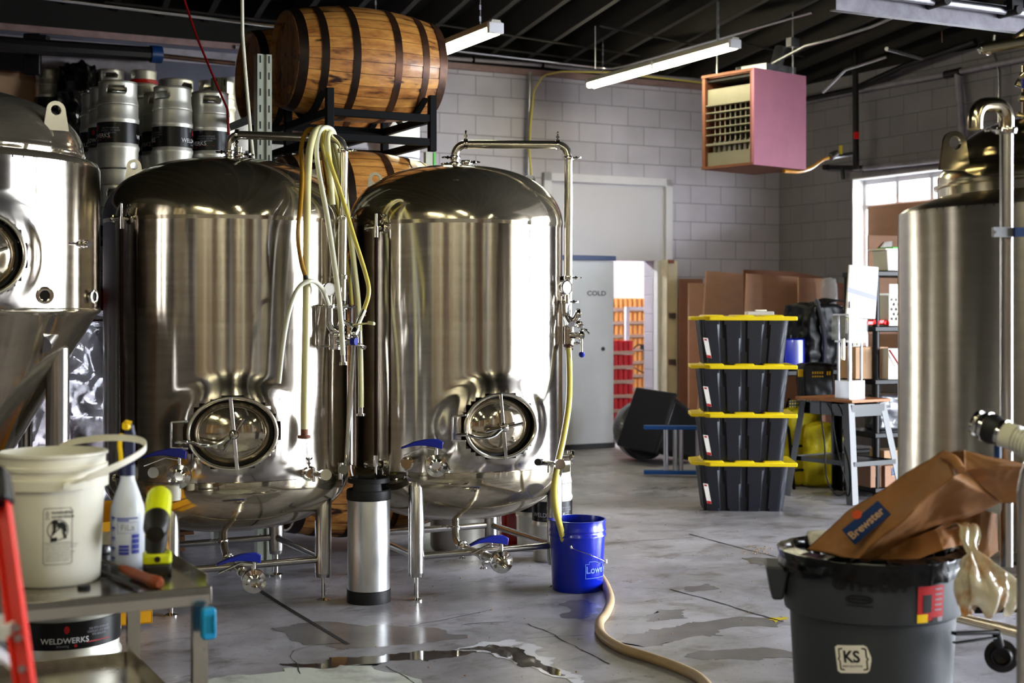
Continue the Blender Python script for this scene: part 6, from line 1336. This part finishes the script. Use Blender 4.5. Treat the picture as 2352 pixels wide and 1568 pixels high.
g = G().text('GYPSUM', .05, lambda x, y: (lambda p_: p_+Vector((p_.x, p_.y, 0)).normalized()*.0165)(fc_(rad(-16), .628)(x*1.1, y)), bold=.003); obj('hand_lettering', g, 'ink_black', t, label='black lettering half hidden by the liner')
g = G().cyl((RT*.0-.12, .02, HC-.03), (.13, -.05, HC-.10), .1) if False else G()
tag(lumpy('rubbish', tc_+Vector((0, 0, HC-.14)), (.36, .36, .14), 'dirty_rim', 41, .05, rnd=.9), 'dark rubbish filling the grey can', 'rubbish')
# paper sacks in the can
def sack(pts, ws, ths, m, lab, name='paper_sack', seed=1, mk=None, crease=0):
    pts = [Vector(p_) for p_ in pts]; c = crom(pts, 8); N = len(c); o_ = pts[0].copy(); t = thing(name, lab, 'bag', o_)
    def smp(a_, k): x = k*(len(a_)-1); i = min(int(x), len(a_)-2); return a_[i]+(a_[i+1]-a_[i])*(x-i)
    def f(u, v):
        i = v*(N-1); j = min(int(i), N-2); p_ = c[j].lerp(c[j+1], i-j); d = (c[min(j+1, N-1)]-c[max(j-0, 0)]).normalized()
        dep = (Vector((p_.x, p_.y, 0)).normalized()); s_ = d.cross(dep).normalized(); dep = s_.cross(d).normalized()
        a = 2*PI*u; ca, sa = math.cos(a), math.sin(a); ca = math.copysign(abs(ca)**.42, ca); sa = math.copysign(abs(sa)**1.1, sa)
        q_ = p_+s_*ca*smp(ws, v)+dep*sa*smp(ths, v)
        k = (abs(_n.noise(q_*7+Vector((seed, 0, 0))))-.25)*.045+(abs(_n.noise(Vector((q_.x*26, q_.y*26, q_.z*10))+Vector((seed, 5, 0))))-.2)*.014
        return q_-o_+dep*k+s_*k*.6
    obj('paper_body', G().grid(f, 56, 60, cu=True), m, t, ang=60)
    return t, f
Yb = 4.45
def facet_bag(facets, back, m, lab, seed=1, n=14, amp=1.0):
    """crumpled paper: flat facets with creased wrinkles, closed behind by the same outline set back"""
    o_ = P(*facets[0][0]); t = thing('paper_sack', lab, 'bag', o_); g = G()
    def wr(q_):
        k = (abs(_n.noise(q_*6+Vector((seed, 0, 0))))-.2)*.040+(abs(_n.noise(Vector((q_.x*30, q_.y*12, q_.z*16))+Vector((seed, 5, 0))))-.2)*.016+_n.noise(q_*60)*.002
        return q_+Vector((q_.x, q_.y, 0)).normalized()*k*amp+Vector((0, 0, _n.noise(q_*8+Vector((0, seed, 0)))*.008))
    for k_, poly in enumerate(facets+back):
        pts = [P(*p_) for p_ in poly]; c = sum(pts, Vector())/len(pts)
        for a_, b_ in zip(pts, pts[1:]+pts[:1]):
            vs = []; ix = {}
            for i in range(n+1):
                for j in range(n+1-i):
                    ix[i, j] = len(vs); q_ = c+(a_-c)*(i/n)+(b_-c)*(j/n); vs.append(wr(q_)-o_)
            fs = []
            for i in range(n):
                for j in range(n-i):
                    fs.append((ix[i, j], ix[i+1, j], ix[i, j+1]))
                    if i+j < n-1: fs.append((ix[i+1, j], ix[i+1, j+1], ix[i, j+1]))
            g.add(vs, fs)
    o = obj('paper_body', g, m, t, ang=42); q = o.modifiers.new('w', 'WELD'); q.merge_threshold = .0006
    return t, wr, o_
A = (1850, 1262, 4.62); Bq = (1950, 1172, 4.55); Cq = (2060, 1100, 4.50); D_ = (2168, 1034, 4.46); Gq = (2188, 1092, 4.26); J = (2098, 1172, 4.30); K_ = (1965, 1285, 4.46)
M_ = (2300, 1155, 4.40); N_ = (2205, 1195, 4.50); O_ = (2050, 1285, 4.60); E_ = (2214, 1032, 4.50); R1_ = (2430, 1082, 4.40); R2_ = (2430, 1170, 4.34); S_ = (2215, 1082, 4.34)
Bb = (1960, 1180, 4.72); Db = (2180, 1040, 4.66); Rb1 = (2430, 1090, 4.60)
t, wr, o_ = facet_bag([[A, Bq, Cq, J, K_], [Cq, D_, Gq, J], [K_, J, Gq, M_, N_, O_], [Gq, S_, M_]], [[A, Bq, Bb], [Bq, Cq, D_, Db, Bb], [O_, N_, (2205, 1150, 4.66), Db, Bb, (1990, 1280, 4.74)], [A, K_, O_, (1990, 1280, 4.74), Bb]], 'kraft', 'brown paper sack with a blue printed panel leaning out of the grey can', 3)
facet_bag([[S_, (2290, 1062, 4.30), (2352, 1072, 4.30), R1_, R2_, M_], [S_, E_, R1_, (2352, 1072, 4.30), (2290, 1062, 4.30)]], [[E_, R1_, Rb1, Db], [M_, R2_, Rb1, Db], [S_, E_, Db, M_]], 'kraft', 'open end of the brown paper sack reaching to the right edge', 8)
q = P(2190, 1052, 4.33); obj('rolled_fold', G().tube(crom([P(2168, 1046, 4.40)-o_, P(2192, 1058, 4.34)-o_, P(2206, 1080, 4.30)-o_]), .016, 12), 'kraft', t)
# printed panel on the sack
a_, b_ = P(1945, 1238, 4.455), P(2036, 1160, 4.405); d = (b_-a_).normalized(); up = Vector((0, -1, 0)).cross(d).normalized()*-1; up = up if up.z > 0 else -up; nn = d.cross(up).normalized(); nn = nn if nn.y < 0 else -nn
cc = (a_+b_)/2-o_+nn*.012+up*.006
g = G().add([cc+d*x+up*y for x, y in ((-.075, -.033), (.075, -.033), (.078, .026), (-.070, .030))], [(0, 1, 2, 3)])
obj('printed_panel', g, 'blue_dark', t, label='dark blue printed panel')
obj('lettering', G().text('Brewster', .036, lambda x, y: cc+nn*.003+d*x*1.0+up*(y-.004), bold=.001), 'cardboard_light', t)
obj('orange_dot', G().add([cc+nn*.002+d*(-.0+.016*math.cos(2*PI*i/20))+up*(.036+.014*math.sin(2*PI*i/20)) for i in range(20)], [tuple(range(20))]), 'ink_orange', t)
facet_bag([[(1985, 1290, 4.55), (2075, 1240, 4.50), (2150, 1215, 4.46), (2165, 1262, 4.40), (2080, 1290, 4.44)], [(2150, 1215, 4.46), (2195, 1188, 4.50), (2228, 1200, 4.46), (2210, 1250, 4.44), (2165, 1262, 4.40)]], [[(1985, 1290, 4.55), (2075, 1240, 4.50), (2150, 1215, 4.46), (2195, 1188, 4.50), (2228, 1200, 4.60), (2080, 1290, 4.66)]], 'kraft', 'lower crumpled brown paper sack in the grey can', 14, n=10)
facet_bag([[(2190, 1300, 4.74), (2200, 1190, 4.68), (2255, 1165, 4.64), (2240, 1300, 4.66)], [(2255, 1165, 4.64), (2290, 1180, 4.70), (2293, 1262, 4.72), (2240, 1300, 4.66)]], [[(2190, 1300, 4.84), (2200, 1190, 4.80), (2290, 1180, 4.80), (2293, 1262, 4.80)]], 'kraft', 'dark creased paper sack at the right rim of the grey can', 19, n=10)
q = P(2225, 1200, 4.30)
def knot(u, v):
    pts_ = [P(2180, 1215, 4.4), P(2225, 1205, 4.33), P(2228, 1250, 4.28), P(2247, 1292, 4.27), P(2270, 1340, 4.27), P(2262, 1400, 4.27)]
    r_ = [.01, .022, .020, .012, .050, .075, .055]; c = crom(pts_, 6); i = v*(len(c)-1); j = min(int(i), len(c)-2); p_ = c[j].lerp(c[j+1], i-j); x = v*(len(r_)-1); k = min(int(x), len(r_)-2); rr = r_[k]+(r_[k+1]-r_[k])*(x-k)
    a = 2*PI*u; w = 1+.5*_n.noise(Vector((math.cos(a)*2, math.sin(a)*2, v*7)))+.2*math.sin(a*9+v*3); return p_+Vector((math.cos(a)*rr*w*1.15, math.sin(a)*rr*w*.5, .02*math.sin(a*5)*v))-q
t = thing('plastic_bag', 'stained clear plastic bag knotted and hanging from the rim of the grey can', 'bag', q); obj('film', G().grid(knot, 72, 60, cu=True), 'clear_bag', t, ang=80)
# equipment cart at the right edge
q = P(2345, HY, 3.95); q.z = 0; t = thing('pump_cart', 'steel tube pump cart frame along the right edge', 'cart', q); L = lambda a, b, Y: P(a, b, Y)-q
obj('frame_tube', G().tube(bend([L(2349, 1640, 3.95), L(2349, 1105, 3.95), L(2372, 1050, 3.93), L(2460, 1040, 3.9)], .05), .0165, 16), 'cart_steel', t)
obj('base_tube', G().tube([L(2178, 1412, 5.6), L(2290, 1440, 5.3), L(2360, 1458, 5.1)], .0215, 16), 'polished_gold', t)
obj('fitting', G().tube(bend([L(2318, 1150, 5.2), L(2318, 1250, 5.2), L(2345, 1285, 5.1)], .05), .017, 14).cyl(L(2305, 1158, 5.2), L(2331, 1158, 5.2), .02).cyl(L(2318, 1160, 5.2), L(2318, 1172, 5.2), .026).cyl(L(2318, 1236, 5.2), L(2318, 1245, 5.2), .026), 'chrome', t)
obj('outlet_valve', G().lathe([(.03, -.05), (.034, -.02), (.050, -.012), (.052, .010), (.036, .014), (.030, .030), (.026, .030), (.024, 0), (0, -.005)], 32, aim(L(2300, 1505, 4.5), (-.35, -1, .0))), 'dark_pipe', t)
obj('valve_lever', G().sweep([(-.012, -.004), (.012, -.004), (.012, .006), (-.012, .006)], L(2190, 1455, 4.35), L(2290, 1452, 4.42), (0, 0, 1)).cyl(L(2288, 1452, 4.42), L(2296, 1482, 4.46), .014).bar(L(2192, 1476, 4.35), L(2285, 1464, 4.42), .02, .005), 'black_plastic', t, bevel=.002)
obj('shelf_bar', G().bar(L(2240, 1395, 5.0), L(2400, 1390, 4.9), .06, .03), 'dark_pipe', t)
q = P(2245, 972, 4.05); t = thing('suction_hose', 'clear ribbed hose with a black rubber reducer and steel clamp at the right edge', 'hose', q, 0); L = lambda a, b, Y: P(a, b, Y)-q
A0 = L(2248, 972, 4.05); D = (L(2352, 1015, 3.95)-A0).normalized(); LL = (L(2352, 1015, 3.95)-A0).length
Xa = aim(A0, D)
obj('steel_ferrule', G().lathe([(.026, -.012), (.036, -.010), (.037, -.002), (.030, 0), (.034, .006), (.034, .012), (.028, .014)], 28, Xa), 'chrome', t)
obj('rubber_reducer', G().lathe([(.031, .008), (.040, .014), (.044, .045), (.040, .062), (.032, .075), (.033, .085)], 28, Xa), 'black_rubber', t)
obj('band_clamp', G().lathe([(.0385, .070), (.040, .071), (.040, .082), (.0385, .083)], 28, Xa).lathe([(.042, .018), (.0435, .019), (.0435, .028), (.042, .029)], 28, Xa), 'chrome', t)
obj('hose_tube', G().lathe([(.034, .07), (.037, .08), (.037, .40), (.03, .40)], 28, Xa), 'hose_white', t)
obj('wire_spiral', G().tube([Xa @ Vector((.0375*math.cos(k*.5), .0375*math.sin(k*.5), .115+.00085*k)) for k in range(300)], .0018, 6), 'galvanized', t)
obj('blue_strap', G().cyl(Xa @ Vector((0, 0, .06))+Vector((0, 0, -.035)), Xa @ Vector((0, 0, .06))+Vector((0, 0, -.075)), .010), 'blue_dark', t)
# ------------------------------------------------------------------ marks on the floor
def decal(name, pts, m, z=.0015, w=None, jag=0, kind='structure'):
    """flat mark lying on the slab: a ribbon if w is given, else a filled outline"""
    g = G()
    if w is not None:
        ps = [PF(*p_) for p_ in pts]; 
        if jag: 
            pp = []; 
            for a, b in zip(ps[:-1], ps[1:]):
                n_ = max(2, int((b-a).length/.05))
                for k in range(n_): pp.append(a.lerp(b, k/n_)+Vector((random.uniform(-jag, jag), random.uniform(-jag, jag), 0)))
            ps = pp+[ps[-1]]
        vs = []
        for i, p_ in enumerate(ps):
            d = (ps[min(i+1, len(ps)-1)]-ps[max(i-1, 0)]).normalized(); n_ = Vector((-d.y, d.x, 0))*(w/2)*(random.uniform(.5, 1.3) if jag else 1); vs += [p_-n_+Z3*z, p_+n_+Z3*z]
        g.add(vs, [(2*i, 2*i+2, 2*i+3, 2*i+1) for i in range(len(ps)-1)])
    else:
        ps = crom([PF(*p_) for p_ in pts]+[PF(*pts[0])], 10)[:-1]; ps = [p_+Vector((_n.noise(p_*7), _n.noise(p_*7+Vector((9, 0, 0)))*.8, 0))*.10+Vector((_n.noise(p_*30), _n.noise(p_*30+Vector((9, 0, 0))), 0))*.03 for p_ in ps]; g.add([p_+Z3*z for p_ in ps], [tuple(range(len(ps)))])
    return obj(name, g, m, kind=kind)
decal('floor_slot', [(592, 1352), (640, 1384), (720, 1432), (800, 1480)], 'crack', w=.022)
decal('floor_joint', [(1583, 1226), (1640, 1242), (1700, 1258), (1783, 1279)], 'crack', w=.012, jag=.004)
decal('floor_joint', [(1378, 1248), (1450, 1243), (1600, 1234)], 'seam_dark', w=.006, jag=.004)
decal('floor_joint', [(1540, 1353), (1640, 1380), (1720, 1405), (1800, 1428)], 'crack', w=.012, jag=.004)
decal('floor_crack', [(1212, 1432), (1260, 1452), (1330, 1490), (1400, 1525)], 'crack', w=.006, jag=.006)
decal('floor_crack', [(938, 1438), (1000, 1427), (1060, 1415), (1130, 1400)], 'crack', w=.005, jag=.005)
decal('floor_crack', [(1060, 1435), (1110, 1430), (1170, 1428)], 'crack', w=.005, jag=.005)
decal('floor_crack', [(790, 1476), (720, 1482), (675, 1494), (665, 1508), (682, 1528), (690, 1548)], 'crack', w=.005, jag=.005)
decal('floor_crack', [(885, 1530), (930, 1555), (980, 1590)], 'crack', w=.007, jag=.006)
decal('floor_patch', [(380, 1580), (500, 1560), (680, 1540), (850, 1526), (900, 1540), (960, 1580), (900, 1680), (300, 1700)], 'pale_paint', z=.0012)
decal('puddle', [(660, 1528), (700, 1520), (800, 1508), (900, 1500), (1040, 1494), (1100, 1500), (1010, 1512), (880, 1520), (700, 1536)], 'wet_floor', z=.0010, kind='stuff')
decal('puddle', [(1050, 1490), (1120, 1482), (1180, 1488), (1230, 1510), (1290, 1545), (1250, 1540), (1180, 1515), (1120, 1502)], 'wet_floor', z=.0022, kind='stuff')
decal('milky_film', [(1040, 1490), (1100, 1474), (1170, 1470), (1220, 1482), (1262, 1512), (1300, 1535), (1340, 1568), (1280, 1560), (1220, 1530), (1160, 1512), (1090, 1502)], 'white_film', z=.0014, kind='stuff')
for pts_ in ([(1400, 1478), (1480, 1450), (1560, 1440), (1640, 1422), (1790, 1418), (1800, 1432), (1660, 1444), (1640, 1458), (1570, 1466), (1500, 1482)], [(1590, 1500), (1680, 1488), (1800, 1492), (1800, 1510), (1690, 1514), (1600, 1516)], [(1310, 1388), (1360, 1382), (1366, 1412), (1340, 1424), (1290, 1412)], [(640, 1440), (700, 1428), (900, 1436), (1010, 1444), (1060, 1462), (960, 1480), (800, 1490), (690, 1478)], [(1700, 1280), (1760, 1282), (1790, 1292), (1740, 1298)], [(1585, 1345), (1625, 1343), (1630, 1354), (1590, 1356)], [(1480, 1405), (1560, 1400), (1570, 1418), (1500, 1424)]): decal('damp_patch', pts_, 'damp_floor', z=.0006)
decal('floor_paint_mark', [(1762, 1416), (1800, 1418), (1800, 1428), (1768, 1424)], 'yellow_mark')
for o in list(S.objects):
    if o.parent is None and o.name.startswith(('puddle', 'milky_film')):
        tag(o, {'puddle': 'brown shallow puddle on the concrete in front of the left tank', 'puddle.001': 'thin dark puddle inside the milky streaks', 'milky_film': 'milky white foam streaks on the wet concrete at bottom centre'}[o.name], 'puddle')
g = G()
for i in range(150):
    px, py = random.uniform(860, 1900), random.uniform(1190, 1560); 
    if i > 90: px, py = random.gauss(1735, 18), random.gauss(1262, 6)
    p_ = PF(px, py); s_ = random.uniform(.003, .008); g.box(p_+Z3*s_*.3, (s_, s_*.7, s_*.5), rz=random.random()*3)
o = obj('malt_crumbs', g, 'malt_crumbs', kind='stuff'); tag(o, 'scattered crumbs of malt grain on the concrete floor', 'crumbs')
p = P(1885, 1236, 4.80); tag(lumpy('white_wrapper', p, (.085, .05, .05), 'paper', 51, .12, n=8), 'crumpled white wrapper at the left rim of the grey can', 'wrapper')
